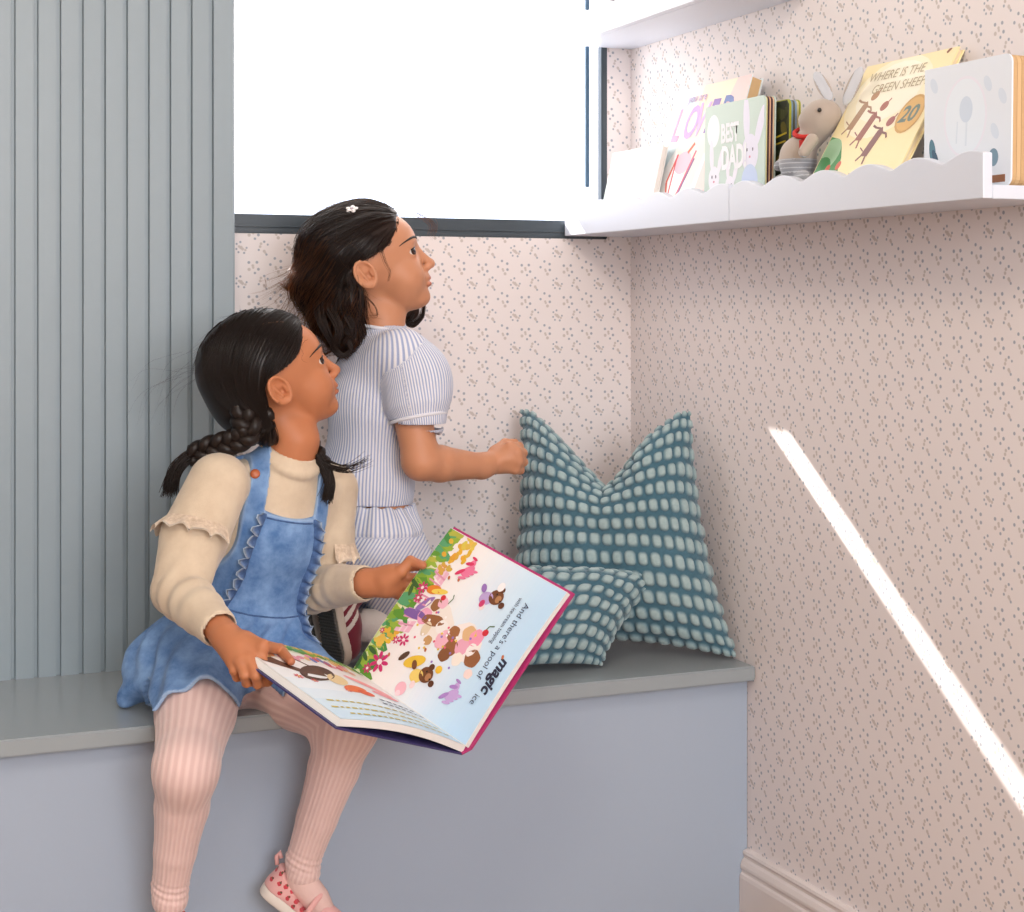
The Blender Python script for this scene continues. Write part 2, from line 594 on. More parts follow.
# skirting board on the right wall, moulded top
prof = [(0, 0), (-0.018, 0), (-0.018, 0.070), (-0.0165, 0.076), (-0.0135, 0.079), (-0.0135, 0.083), (-0.016, 0.087), (-0.016, 0.092), (-0.013, 0.100), (-0.009, 0.104), (-0.009, 0.108), (-0.0115, 0.112), (-0.010, 0.117), (-0.004, 0.119), (0, 0.119)]
o = MB().prism([(XR + p[0], YF + 0.027, p[1]) for p in prof], (0, Y0 - YF, 0)).build('baseboard_right', SKIRT_WHITE)
struct(o, 'moulded pale skirting board along the right wall', 'baseboard')
# ================================================================== PRINT / TEXT HELPERS
_mats = {}
def ink(r, g, b, rough=0.5):
    k = (r, g, b, rough)
    if k not in _mats:
        _mats[k] = paint('printed_ink', srgb(r, g, b), rough)
    return _mats[k]
def basis(o, ux, uy, nz=None):
    """4x4 taking (u, v, h) to world: origin o, axes ux, uy"""
    ux, uy = Vector(ux).normalized(), Vector(uy).normalized()
    n = ux.cross(uy).normalized() if nz is None else Vector(nz)
    M = Matrix.Identity(4)
    for i, a in enumerate((ux, uy, n)):
        for j in range(3):
            M[j][i] = a[j]
    M.translation = Vector(o)
    return M
class Art:
    """flat printed shapes on a surface; later shapes lie on earlier ones"""
    def __init__(s, M, step=0.00005, clip=None, warp=None):
        s.M, s.step, s.V, s.F, s.mi, s.mats, s.k, s.clip, s.warp = M, step, [], [], [], [], 1, clip, warp
    def poly(s, pts, col):
        m = ink(*col)
        if m not in s.mats:
            s.mats.append(m)
        if s.clip:
            pts = clip_poly(pts, *s.clip)
            if len(pts) < 3:
                return s
        b = len(s.V)
        for (u, v) in pts:
            h = s.k * s.step
            if s.warp:
                s.V.append(s.warp(u, v, h))
            else:
                s.V.append(s.M @ Vector((u, v, h)))
        s.F.append(list(range(b, b + len(pts))))
        s.mi.append(s.mats.index(m))
        s.k += 0.25
        return s
    def ell(s, c, r, col, rot=0, n=20, wob=0):
        ca, sa = math.cos(R_(rot)), math.sin(R_(rot))
        P = []
        for i in range(n):
            a = 2 * math.pi * i / n
            w = 1 + wob * math.sin(a * 5 + c[0] * 900)
            x, y = r[0] * math.cos(a) * w, r[1] * math.sin(a) * w
            P.append((c[0] + x * ca - y * sa, c[1] + x * sa + y * ca))
        return s.poly(P, col)
    def rect(s, a, b, col):
        return s.poly([(a[0], a[1]), (b[0], a[1]), (b[0], b[1]), (a[0], b[1])], col)
    def line(s, pts, w, col):
        for i in range(len(pts) - 1):
            a, b = Vector(pts[i]), Vector(pts[i + 1])
            n = (b - a).orthogonal().normalized() * w / 2
            s.poly([a + n, b + n, b - n, a - n], col)
        return s
    def flower(s, c, r, col, cen, n=7):
        for i in range(n):
            a = 2 * math.pi * i / n
            s.ell((c[0] + r * .62 * math.cos(a), c[1] + r * .62 * math.sin(a)), (r * .42, r * .2), col, math.degrees(a), 8)
        return s.ell(c, (r * .28, r * .28), cen, 0, 10)
    def build(s, name, parent):
        me = bpy.data.meshes.new(name)
        me.from_pydata(s.V, [], s.F)
        for m in s.mats:
            me.materials.append(m)
        me.polygons.foreach_set('material_index', s.mi)
        return link_mesh(name, me, None, parent)
def clip_poly(P, lo, hi):
    P = [tuple(p) for p in P]
    for ax, lim, sg in ((0, lo[0], 1), (0, hi[0], -1), (1, lo[1], 1), (1, hi[1], -1)):
        out = []
        for i in range(len(P)):
            a, b = P[i], P[(i + 1) % len(P)]
            da, db = sg * (a[ax] - lim), sg * (b[ax] - lim)
            if da >= 0:
                out.append(a)
            if (da >= 0) != (db >= 0):
                t = da / (da - db)
                out.append((a[0] + t * (b[0] - a[0]), a[1] + t * (b[1] - a[1])))
        P = out
        if len(P) < 3:
            return []
    return P
def text(name, body, size, M, col, parent, shear=0.0, bold=0.0, align='LEFT', sx=1.0):
    cu = bpy.data.curves.new(name, 'FONT')
    cu.body = body
    cu.size = size
    cu.shear = shear
    cu.offset = bold
    cu.align_x = align
    cu.resolution_u = 3
    o = bpy.data.objects.new('tmp_text', cu)
    COL.objects.link(o)
    bpy.context.view_layer.update()
    me = bpy.data.meshes.new_from_object(o.evaluated_get(bpy.context.evaluated_depsgraph_get()))
    bpy.data.objects.remove(o)
    me.name = name
    S = Matrix.Diagonal((sx, 1, 1, 1))
    me.transform(M @ S)
    me.materials.clear()
    return link_mesh(name, me, ink(*col), parent)

# ================================================================== WAVE SHELVES
SXF, SB = 1.403, 1.228                   # front face of the lip, underside of the lower pair
def wave_shelf(y1, zb, label, group):
    Ls = 0.642
    t = thing('wave_shelf', label, 'shelf', (XR, y1 - Ls / 2, zb), 0, group)
    pts = [(y1 - 0.0008, zb)]
    n = 120
    for i in range(n + 1):
        y = y1 - 0.0008 - (Ls - 0.0016) * i / n
        ph = (y1 - 0.045 - y) / 0.1136
        c = abs(math.cos(math.pi * ph))
        pts.append((y, zb + 0.0505 + 0.0155 * (math.sqrt(c * c + 0.03) - 0.17)))
    pts.append((y1 - Ls + 0.0008, zb))
    o = MB().prism([(SXF, p[0], p[1]) for p in pts], (0.015, 0, 0)).build('wavy_front', WHITE, t)
    bv = o.modifiers.new('soft', 'BEVEL'); bv.width = 0.0012; bv.segments = 2; bv.limit_method = 'ANGLE'; bv.angle_limit = R_(50)
    MB().box((SXF + 0.0152, y1 - Ls + 0.0008, zb), (XR - 0.0005, y1 - 0.0008, zb + 0.018), 0.0008).build('shelf_board', WHITE, t)
    MB().box((XR - 0.014, y1 - Ls + 0.0008, zb + 0.0182), (XR - 0.0005, y1 - 0.0008, zb + 0.05), 0.0008).build('back_rail', WHITE, t)
    return t
wave_shelf(3.022, SB, 'white wavy-edged shelf with picture books coloured as sun-bleached, nearest the window', 'wavy book shelves')
wave_shelf(2.38, SB, 'white wavy-edged shelf holding the toy rabbit and board books', 'wavy book shelves')
wave_shelf(3.022, 1.61, 'upper white wavy-edged shelf cut by the top of the photo', 'wavy book shelves')
ZS = SB + 0.0182

# ================================================================== SHELF BOOKS
def book_block(t, M, w, h, th, cover, pages, cth=0.002, board=False, leaves=None, rnd=0.006):
    """book in local frame: u 0..w, v 0..h, front cover at n=0, thickness towards -n"""
    def rr(u0, v0, u1, v1, r):
        P = []
        for (cx, cy, a0) in ((u1 - r, v1 - r, 0), (u0 + .0005, v1 - .0005, 90), (u0 + .0005, v0 + .0005, 180), (u1 - r, v0 + r, 270)):
            rad = r if a0 in (0, 270) else .0005
            for k in range(5):
                a = R_(a0 + 90 * k / 4)
                P.append((cx + rad * math.cos(a), cy + rad * math.sin(a)))
        return P
    def slab(mb, n0, n1, ins=0.0):
        P = rr(0 + ins * .2, ins, w - ins, h - ins, rnd)
        nv = (M.to_3x3() @ Vector((0, 0, n1 - n0)))
        mb.prism([M @ Vector((p[0], p[1], n0)) for p in P], nv)
        return mb
    o = slab(MB(), -cth, 0).build('front_cover', cover, t)
    b_ = slab(MB(), -th, -th + cth).build('back_cover', cover, t)
    if board:
        n = len(leaves)
        d = (th - 2 * cth) / n
        for i, lf in enumerate(leaves):
            slab(MB(), -cth - (i + 1) * d + 0.0004, -cth - i * d - 0.0002, 0.0008).build('board_page', lf, t)
    else:
        slab(MB(), -th + cth, -cth, 0.003).build('page_block', pages, t)
    mb = MB()
    mb.prism([M @ Vector(p) for p in ((-0.0012, 0, -th), (-0.0012, 0, 0), (0.0004, 0, 0.0001), (0.0004, 0, -th - .0001))], M.to_3x3() @ Vector((0, h, 0)))
    mb.build('spine', cover, t)
PAGES = paint('page_edges', srgb(226, 206, 170), 0.8)
PAGES_TAN = paint('tan_page_edges', srgb(205, 170, 125), 0.8)
def wallbook(x_bot, y_left, z_bot, lean, extra=0.0):
    """frame for a cover facing the room: u runs toward the camera along the wall (-y), v up, leaning back by lean"""
    return basis((x_bot, y_left, z_bot), (0, -1, 0), (math.sin(lean), 0, math.cos(lean)))

# 1 book by the window, sun glare put into its white cover and pages
t = thing('picture_book', 'sun-whitened picture book with a green spine leaning nearest the window', 'book', (1.46, 2.82, ZS), 0, 'books on the wavy shelf')
M = wallbook(1.432, 2.925, ZS + 0.0032, R_(13))
book_block(t, M, 0.205, 0.142, 0.012, ink(244, 244, 240), ink(240, 238, 232), rnd=0.001)
a = Art(M)
a.rect((0.0, 0), (0.004, 0.142), (150, 205, 185)).ell((0.11, 0.09), (0.05, 0.03), (250, 240, 236)).ell((0.08, 0.05), (0.04, 0.02), (236, 244, 246))
a.build('cover_print', t)
# 2 LOVED
t = thing('picture_book', 'tall pastel picture book lettered LOVED leaning against the wall', 'book', (1.5, 2.62, ZS), 0, 'books on the wavy shelf')
M = wallbook(1.4475, 2.757, ZS + 0.007, R_(16.5))
book_block(t, M, 0.262, 0.248, 0.024, ink(222, 232, 234), PAGES_TAN, rnd=0.001)
a = Art(M, clip=((0, 0), (0.262, 0.248)))
a.rect((0, 0), (0.262, 0.248), (218, 232, 236))
a.poly([(0.08, 0.248), (0.2, 0.248), (0.13, 0.0), (0.02, 0.0)], (244, 228, 214)).poly([(0.2, 0.248), (0.262, 0.248), (0.262, 0.05), (0.15, 0)], (240, 205, 200))
a.poly([(0.1, 0.248), (0.215, 0.248), (0.19, 0.19), (0.09, 0.2)], (248, 226, 200))
a.poly([(0.05, 0.13), (0.12, 0.06), (0.02, 0.0), (0.0, 0.06)], (247, 247, 246)).ell((0.09, 0.1), (0.03, 0.022), (240, 190, 205))  # white quad puts the sun-bleached patch into the print
a.line([(0.045 + 0.02 * abs(i - 4) / 4, 0.118 - 0.013 * i) for i in range(9)], 0.006, (228, 110, 95)).line([(0.062, 0.118), (0.064, 0.0)], 0.004, (226, 70, 95))
a.line([(0.13, 0.12), (0.105, 0.06), (0.08, 0.0)], 0.006, (214, 80, 110)).line([(0.13, 0.105), (0.092, 0.02)], 0.005, (120, 70, 130)).line([(0.118, 0.135), (0.1, 0.118)], 0.007, (235, 95, 60))
a.build('cover_print', t)
cols = [(244, 160, 196), (196, 160, 220), (214, 176, 224), (140, 110, 180), (100, 120, 180)]
for i, ch in enumerate('LOVED'):
    text('title_letter', ch, 0.088, M @ Matrix.Translation((0.016 + 0.040 * i, 0.148 + 0.002 * i, 0.0006)) @ Matrix.Rotation(R_(-3), 4, 'Z'), cols[i], t, 0.15, 0.0022, sx=0.68)
text('title', 'you are', 0.022, M @ Matrix.Translation((0.05, 0.219, 0.0012)), (190, 165, 205), t, 0.2, 0.0003)
# 3 BEST DAD!
t = thing('board_book', 'sage green board book lettered BEST DAD! with rabbits', 'book', (1.45, 2.41, ZS), 0, 'books on the wavy shelf')
M = wallbook(1.4305, 2.51, ZS + 0.0004, R_(1.0))
lv = [paint('board_leaf', srgb(*c), 0.5) for c in ((214, 206, 150), (70, 40, 48), (205, 160, 130), (60, 36, 50), (214, 180, 150))]
book_block(t, M, 0.193, 0.184, 0.021, ink(196, 214, 204), PAGES, 0.0025, True, lv, 0.009)
a = Art(M, clip=((0.002, 0.002), (0.191, 0.182)))
W_ = (236, 240, 244)
a.ell((0.028, 0.14), (0.021, 0.028), W_)
def bunny_print(a, x, y, k, c1, c2):
    a.ell((x - 0.012 * k, y + 0.075 * k), (0.010 * k, 0.04 * k), c1, 4).ell((x + 0.03 * k, y + 0.06 * k), (0.010 * k, 0.036 * k), c1, -22)
    a.ell((x, y + 0.018 * k), (0.026 * k, 0.032 * k), c1).ell((x, y - 0.03 * k), (0.026 * k, 0.03 * k), c2)
    a.ell((x - 0.009 * k, y + 0.024 * k), (0.0022, 0.003), (120, 110, 130)).ell((x + 0.009 * k, y + 0.024 * k), (0.0022, 0.003), (120, 110, 130)).ell((x, y + 0.012 * k), (0.003, 0.002), (220, 150, 170))
bunny_print(a, 0.148, 0.075, 1.0, (226, 224, 240), (190, 205, 235))
bunny_print(a, 0.032, 0.045, 0.7, (232, 230, 240), (210, 215, 238))
bunny_print(a, 0.085, 0.03, 0.6, (236, 232, 242), (238, 200, 215))
a.build('cover_print', t)
text('title', 'BEST', 0.044, M @ Matrix.Translation((0.054, 0.118, 0.0005)), (240, 242, 246), t, 0.0, 0.0016, sx=0.62)
text('title', 'DAD!', 0.054, M @ Matrix.Translation((0.057, 0.073, 0.0005)), (240, 242, 246), t, 0.0, 0.002, sx=0.62)
# 4 dark forest board book behind
t = thing('board_book', 'dark forest green board book with blue pages behind the sage one', 'book', (1.47, 2.37, ZS), 0, 'books on the wavy shelf')
M = wallbook(1.4575, 2.46, ZS + 0.0004, R_(0.6))
lv = [paint('board_leaf', srgb(*c), 0.5) for c in ((120, 150, 175), (95, 100, 80), (140, 165, 190), (205, 200, 150))]
book_block(t, M, 0.177, 0.175, 0.020, ink(166, 170, 40), PAGES, 0.0025, True, lv, 0.009)
a = Art(M, clip=((0.001, 0.001), (0.174, 0.1735)))
a.poly([(0, 0), (0.175, 0), (0.175, 0.165), (0.168, 0.174), (0, 0.174)], (38, 46, 24))
for i in range(26):
    a.ell((0.13 + 0.045 * rng.random(), 0.174 * rng.random()), (0.012, 0.009), [(60, 66, 30), (28, 36, 20), (90, 84, 24), (46, 54, 30)][i % 4], 30 * i, 8)
a.line([(0.13, 0.115), (0.168, 0.121)], 0.003, (190, 170, 40)).line([(0.13, 0.104), (0.165, 0.108)], 0.003, (170, 150, 40)).ell((0.158, 0.04), (0.008, 0.016), (170, 130, 90), -30)
a.build('cover_print', t)
# 5 green sheep book
t = thing('picture_book', 'yellow picture book with three brown dancing figures leaning beside the toy rabbit', 'book', (1.48, 2.08, ZS), 0, 'books on the wavy shelf')
ln = R_(30.5)
M = wallbook(1.4225, 2.192, ZS + 0.0125, ln)
book_block(t, M, 0.226, 0.240, 0.011, ink(244, 226, 172), PAGES, rnd=0.001)
a = Art(M, clip=((0.0005, 0.0005), (0.2255, 0.2395)))
a.rect((0, 0), (0.226, 0.24), (246, 230, 180)).ell((0.10, 0.17), (0.1, 0.075), (250, 240, 208)).ell((0.1, 0.18), (0.08, 0.055), (252, 246, 224))
a.ell((0.0, 0.0), (0.072, 0.108), (70, 140, 80)).ell((0.014, 0.072), (0.032, 0.032), (150, 190, 150)).ell((0.01, 0.04), (0.03, 0.03), (60, 132, 72)).ell((0.034, 0.046), (0.006, 0.008), (205, 95, 70)).ell((0.06, 0.05), (0.006, 0.008), (205, 95, 70)).ell((0.018, 0.03), (0.004, 0.005), (60, 90, 140))
def dancer(a, x, y, c1, c2):
    a.poly([(x - 0.010, y - 0.024), (x + 0.008, y - 0.026), (x + 0.020, y + 0.016), (x + 0.013, y + 0.026), (x + 0.004, y + 0.02)], c1)
    a.ell((x + 0.026, y + 0.034), (0.0095, 0.0085), c2, 30).line([(x + 0.031, y + 0.040), (x + 0.036, y + 0.047)], 0.003, c2)
    a.line([(x + 0.014, y + 0.022), (x - 0.004, y + 0.026), (x - 0.014, y + 0.031)], 0.0035, c1).line([(x + 0.016, y + 0.016), (x + 0.03, y + 0.012), (x + 0.036, y + 0.004)], 0.0035, c1)
    a.line([(x - 0.006, y - 0.022), (x - 0.016, y - 0.032)], 0.004, c1).line([(x + 0.004, y - 0.024), (x + 0.006, y - 0.04)], 0.004, c1).line([(x - 0.008, y - 0.016), (x - 0.02, y - 0.008)], 0.002, c1)
dancer(a, 0.040, 0.142, (176, 140, 110), (188, 146, 112))
dancer(a, 0.080, 0.118, (160, 104, 92), (176, 112, 96))
dancer(a, 0.118, 0.086, (132, 88, 84), (166, 98, 92))
a.ell((0.186, 0.128), (0.030, 0.034), (206, 160, 88)).ell((0.186, 0.128), (0.026, 0.030), (222, 178, 104))
a.line([(0.203, 0.232), (0.209, 0.24)], 0.006, (140, 90, 60))
a.build('cover_print', t)
text('sticker_number', '20', 0.040, M @ Matrix.Translation((0.163, 0.115, 0.0007)), (110, 130, 120), t, 0.1, 0.001)
text('title', 'WHERE IS THE', 0.024, M @ Matrix.Translation((0.026, 0.205, 0.0007)), (186, 170, 136), t, 0.0, 0.0, sx=0.9)
text('title', 'GREEN SHEEP?', 0.024, M @ Matrix.Translation((0.05, 0.180, 0.0007)), (186, 170, 136), t, 0.0, 0.0, sx=0.9)
text('author_line', 'story & art', 0.014, M @ Matrix.Translation((0.10, 0.026, 0.0007)), (170, 140, 90), t, 0.1)
# 6 blue board book at the end, sun bleaching put into its pale colours
t = thing('board_book', 'sun-paled blue board book with a round picture at the open end of the shelf', 'book', (1.475, 1.84, ZS), 0, 'books on the wavy shelf')
M = wallbook(1.4575, 1.934, ZS + 0.0004, R_(0.8))
lv = [paint('board_leaf', srgb(*c), 0.6) for c in ((206, 168, 120), (214, 178, 132), (202, 164, 118), (212, 176, 130))]
book_block(t, M, 0.183, 0.175, 0.034, ink(230, 236, 244), PAGES_TAN, 0.0025, True, lv, 0.012)
a = Art(M, clip=((0.001, 0.001), (0.180, 0.1735)))
a.ell((0.088, 0.10), (0.046, 0.056), (234, 234, 244), 0, 32).ell((0.088, 0.10), (0.042, 0.052), (232, 240, 248), 0, 32)
a.line([(0.07, 0.065), (0.072, 0.095)], 0.003, (220, 230, 240)).line([(0.09, 0.06), (0.092, 0.1)], 0.004, (220, 230, 240)).ell((0.09, 0.11), (0.014, 0.018), (210, 222, 236))
for (x, y) in ((0.135, 0.14), (0.15, 0.075), (0.05, 0.02), (0.165, 0.12), (0.02, 0.15)):
    a.ell((x, y), (0.007, 0.012), (216, 226, 238), 30)
a.ell((0.018, 0.058), (0.007, 0.018), (70, 120, 140), 10).ell((0.024, 0.05), (0.005, 0.012), (40, 80, 110), 30)
a.rect((0.142, 0.006), (0.172, 0.016), (150, 95, 60)).rect((0.138, 0.006), (0.144, 0.016), (90, 140, 120)).ell((0.148, 0.04), (0.010, 0.012), (120, 150, 170))
a.build('cover_print', t)

# small ornament on the upper shelf
t = thing('ornament', 'small dark ornament with a pink foot on the upper shelf', 'ornament', (1.44, 2.86, 1.6282))
MB().tube([(1.435, 2.86, 1.6283), (1.435, 2.86, 1.634), (1.435, 2.86, 1.652)], [0.015, 0.017, 0.016], 16).build('foot', ink(214, 170, 160), t, True)
MB().tube([(1.435, 2.86, 1.6522), (1.435, 2.86, 1.665), (1.435, 2.86, 1.69), (1.435, 2.86, 1.705)], [0.016, 0.02, 0.018, 0.008], 16).build('body', ink(52, 48, 56), t, True)

# ================================================================== TOY RABBIT
def attr_mat(name, cols, attr='tint', rough=0.9, bump=0.25, scale=500, sheen=0.4):
    """constant-band colours picked by a per-point float"""
    m, nt, b = nmat(name)
    at = N(nt, 'ShaderNodeAttribute', attribute_name=attr)
    cr = N(nt, 'ShaderNodeValToRGB')
    els = cr.color_ramp.elements
    els[0].position, els[0].color = cols[0][0], cols[0][1]
    els[1].position, els[1].color = cols[1][0], cols[1][1]
    for p, c in cols[2:]:
        e = els.new(p); e.color = c
    L(nt, at.outputs['Fac'], cr.inputs[0])
    L(nt, cr.outputs[0], b.inputs['Base Color'])
    b.inputs['Roughness'].default_value = rough
    b.inputs['Sheen Weight'].default_value = sheen
    noise_bump(nt, b, scale, bump, 0.001)
    return m
rab = thing('toy_rabbit', 'grey plush rabbit toy with a red neckerchief sitting between the books', 'soft toy', (1.475, 2.22, ZS))
def rabbit():
    hc = atX(822, 116, 1.478)            # head centre
    bc = atX(796, 165, 1.46)             # belly
    nose = unit(atX(803, 118, 1.458) - hc)
    up = unit(np.array([0, 0, 1.0]) - nose * nose[2])
    Fm = frame(nose, up)
    f = Field(hc - [0.09, 0.09, 0.14], hc + [0.08, 0.09, 0.10], 0.0015)
    lc = lambda x, y, z: hc + Fm @ np.array([x, y, z])
    f.ell(hc, (0.031, 0.026, 0.027), Fm)
    f.ell(lc(0.020, 0, -0.006), (0.018, 0.017, 0.016), Fm, 0.01)
    f.ell(bc + [0.0, -0.006, 0.004], (0.030, 0.030, 0.036), None, 0.004)
    f.cap(bc + [0, 0, 0.02], hc + [0, 0, -0.018], 0.022, 0.018, 0.01)
    # near arm with paw, far arm, legs
    f.cap(atX(812, 140, 1.447), atX(804, 152, 1.436), 0.010, 0.009, 0.003)
    f.cap(atX(796, 150, 1.452), atX(779, 166, 1.447), 0.009, 0.0085, 0.004)
    f.cap(bc + [-0.006, -0.018, -0.020], bc + [-0.012, -0.05, -0.026], 0.013, 0.011, 0.004)
    f.cap(bc + [-0.006, 0.016, -0.022], bc + [-0.012, 0.036, -0.027], 0.013, 0.011, 0.004)
    V, F = f.mesh()
    tint = np.where((V[:, 2] < bc[2] + 0.008), 0.5, 0.1)
    tint = np.where((V[:, 2] < bc[2] + 0.008) & (np.sin(V[:, 2] * 900) > 0.7), 0.8, tint)
    fur = attr_mat('taupe_plush', [(0.0, srgb(178, 164, 152)), (0.3, srgb(178, 164, 152)), (0.34, srgb(150, 152, 158)), (0.66, srgb(150, 152, 158)), (0.7, srgb(196, 198, 204)), (1, srgb(196, 198, 204))])
    mesh_np('plush_body', V, F, fur, rab, True, {'tint': tint})
    # ears: flattened, with a pale inner face
    for (b0, mid, tip, w) in ((atX(829, 98, 1.485), atX(823, 86, 1.488), atX(816, 75, 1.492), 0.0105), (atX(845, 100, 1.497), atX(853, 86, 1.505), atX(859, 69, 1.51), 0.010)):
        e = Field(np.min([b0, mid, tip], 0) - 0.02, np.max([b0, mid, tip], 0) + 0.02, 0.0012)
        ax = unit(tip - b0)
        vd = unit(CAMP - mid)
        s1 = unit(np.cross(ax, vd)); n1 = np.cross(s1, ax)
        Me = np.stack([ax, s1, n1], 1)
        e.ell(mid, (np.linalg.norm(tip - b0) * 0.62, w, 0.0045), Me)
        e.ell(mid + n1 * 0.0065, (np.linalg.norm(tip - b0) * 0.5, w * 0.75, 0.0042), Me, 0.002, 'sub')
        V, F = e.mesh()
        loc = (V - mid) @ Me
        inner = (loc[:, 2] > 0.0002) & (np.abs(loc[:, 1]) < w * 0.72)
        mesh_np('ear', V, F, fur, rab, True, {'tint': np.where(inner, 0.8, 0.1)})
    d = unit(CAMP - hc)
    eye = atX(819.5, 110, 1.458)
    MB().ell(eye, (0.0034, 0.0034, 0.0036)).build('eye', ink(24, 20, 20, 0.15), rab, True)
    MB().ell(lc(0.037, 0.0, -0.004), (0.0024, 0.0036, 0.002), Matrix(Fm.tolist())).build('nose', ink(88, 66, 66), rab, True)
    MB().tube([lc(0.0375, 0, -0.007), lc(0.0365, 0, -0.012), lc(0.034, 0.004, -0.014)], 0.0006, 6).build('mouth_stitch', ink(88, 66, 66), rab, True)
    nk = (hc + bc) / 2 + [0, 0, 0.004]
    ring = []
    for i in range(25):
        a = 2 * math.pi * i / 24
        ring.append(nk + np.array([math.cos(a) * 0.0225, math.sin(a) * 0.0235, 0.010 - 0.010 * math.cos(a + 2.4)]))
    red = paint('red_spotted_cotton', srgb(196, 44, 38), 0.8, 0.2, 400)
    k = MB().tube(ring, 0.0038, 8, False).build('neckerchief', red, rab, True)
    p = ring[15]
    MB().prism([p, p + np.array([-0.006, 0.016, -0.006]), p + np.array([-0.006, 0.010, -0.020])], (0.002, 0, 0)).build('neckerchief_tail', red, k)
rabbit()
# ================================================================== CUSHIONS
def cushion_mat():
    m, nt, b = nmat('teal_bobble_weave')
    at = N(nt, 'ShaderNodeAttribute', attribute_name='tint')
    tc = N(nt, 'ShaderNodeTexCoord')
    nz = N(nt, 'ShaderNodeTexNoise'); nz.inputs['Scale'].default_value = 160
    L(nt, tc.outputs['Object'], nz.inputs['Vector'])
    hi = mix_color(nt, nz.outputs['Fac'], srgb(170, 190, 190), srgb(142, 166, 169))
    lo = mix_color(nt, nz.outputs['Fac'], srgb(72, 112, 128), srgb(56, 92, 108))
    L(nt, mix_color(nt, at.outputs['Fac'], lo, hi), b.inputs['Base Color'])
    b.inputs['Roughness'].default_value = 0.95
    b.inputs['Sheen Weight'].default_value = 0.3
    n2 = N(nt, 'ShaderNodeTexNoise'); n2.inputs['Scale'].default_value = 420
    L(nt, tc.outputs['Object'], n2.inputs['Vector'])
    bp = N(nt, 'ShaderNodeBump'); bp.inputs['Strength'].default_value = 0.5; bp.inputs['Distance'].default_value = 0.002
    L(nt, n2.outputs['Fac'], bp.inputs['Height']); L(nt, bp.outputs[0], b.inputs['Normal'])
    return m
CUSH = cushion_mat()
def cushion(label, corners, thick, nu, nv, dent=None, pinch=0.10, seed=1, res=230, back=0.45):
    """corners BL, BR, TR, TL (world). Front side faces the camera."""
    BL, BR, TR, TL = [np.asarray(c, float) for c in corners]
    cen = (BL + BR + TR + TL) / 4
    t = thing('cushion', label, 'cushion', tuple(np.array([cen[0], cen[1], ZB])), 0, 'teal bobble cushions')
    u = np.linspace(-1, 1, res)
    U, Vv = np.meshgrid(u, u, indexing='ij')
    # concave edges
    pu = U * (1 - pinch * (1 - Vv ** 2) * np.abs(U) ** 1.5)
    pv = Vv * (1 - pinch * (1 - U ** 2) * np.abs(Vv) ** 1.5)
    a, b_ = (pu + 1) / 2, (pv + 1) / 2
    P = ((1 - a) * (1 - b_))[..., None] * BL + (a * (1 - b_))[..., None] * BR + (a * b_)[..., None] * TR + ((1 - a) * b_)[..., None] * TL
    n = unit(np.cross(BR - BL, TL - BL))
    if n @ (CAMP - cen) < 0:
        n = -n
    prof = ((1 - np.abs(U) ** 2.4) * (1 - np.abs(Vv) ** 2.4)) ** 0.55
    r2 = np.random.default_rng(seed)
    # soft creases
    cre = 0
    for _ in range(5):
        ang, off = r2.random() * np.pi, r2.normal() * 0.4
        cre = cre + 0.05 * np.exp(-((U * np.cos(ang) + Vv * np.sin(ang) - off) / 0.12) ** 2)
    F_ = []
    up = unit(TL - BL + TR - BR)
    side = unit(BR - BL)
    def sheet(sign):
        th = thick * prof * (1 - cre)
        Q = P.copy()
        if dent:
            d, w = dent
            g = np.exp(-(U / w) ** 2 / 1.0)
            g2 = np.maximum(0, 1 - np.abs(U) / (w * 2.1)) ** 1.2
            fall = np.clip((Vv + 0.25) / 1.25, 0, 1) ** 1.6
            Q = Q - up * (d * g2 * fall)[..., None]
            th = th * (1 - 0.55 * g * fall) + 0.030 * np.exp(-((np.abs(U) - 0.5) / 0.25) ** 2) * fall * (Vv < 0.98)
        # keep the rim closed
        rim = np.maximum(np.abs(U), np.abs(Vv)) >= 0.9999
        th = np.where(rim, 0, th)
        return Q + n * (sign * th)[..., None]
    Q = sheet(1.0)
    # bobbles
    # rows spaced along the cloth, not along the flat outline
    pr1 = thick * (1 - np.abs(u) ** 2.4) ** 0.55
    def arc(half):
        dl = np.sqrt((np.diff(u) * half) ** 2 + np.diff(pr1) ** 2)
        s_ = np.concatenate([[0], np.cumsum(dl)])
        return s_ / s_[-1]
    au = arc(np.linalg.norm(BR - BL) / 2); av = arc(np.linalg.norm(TL - BL) / 2)
    gu = np.broadcast_to(au[:, None], U.shape) * nu; gv = np.broadcast_to(av[None, :], U.shape) * nv
    row = np.floor(gv)
    jit = (np.sin(row * 12.9898) * 0.15 + 0.25 * (row % 2))
    gu = gu + jit
    fu, fv = gu - np.floor(gu) - 0.5, gv - row - 0.5
    cell = np.sin(np.floor(gu) * 78.233 + row * 37.719) * 43758.5453
    rj = cell - np.floor(cell)
    sz = 0.88 + 0.2 * rj
    q = (np.abs(fu) / (0.43 * sz)) ** 3 + (np.abs(fv) / (0.385 * sz)) ** 3
    hgt = np.sqrt(np.clip(1 - q, 0, 1))
    gx = np.gradient(Q, axis=0); gy = np.gradient(Q, axis=1)
    nn = np.cross(gx, gy); nn /= np.linalg.norm(nn, axis=2, keepdims=True) + 1e-9
    nn = np.where((nn @ n)[..., None] < 0, -nn, nn)
    Q = Q + nn * (0.0062 * hgt)[..., None]
    tint = np.clip(1.25 - q * 1.1, 0, 1)
    idx = np.arange(res * res).reshape(res, res)
    F1 = np.stack([idx[:-1, :-1], idx[1:, :-1], idx[1:, 1:], idx[:-1, 1:]], -1).reshape(-1, 4)
    o = mesh_np('front_face', Q.reshape(-1, 3), F1, CUSH, t, True, {'tint': tint.ravel()})
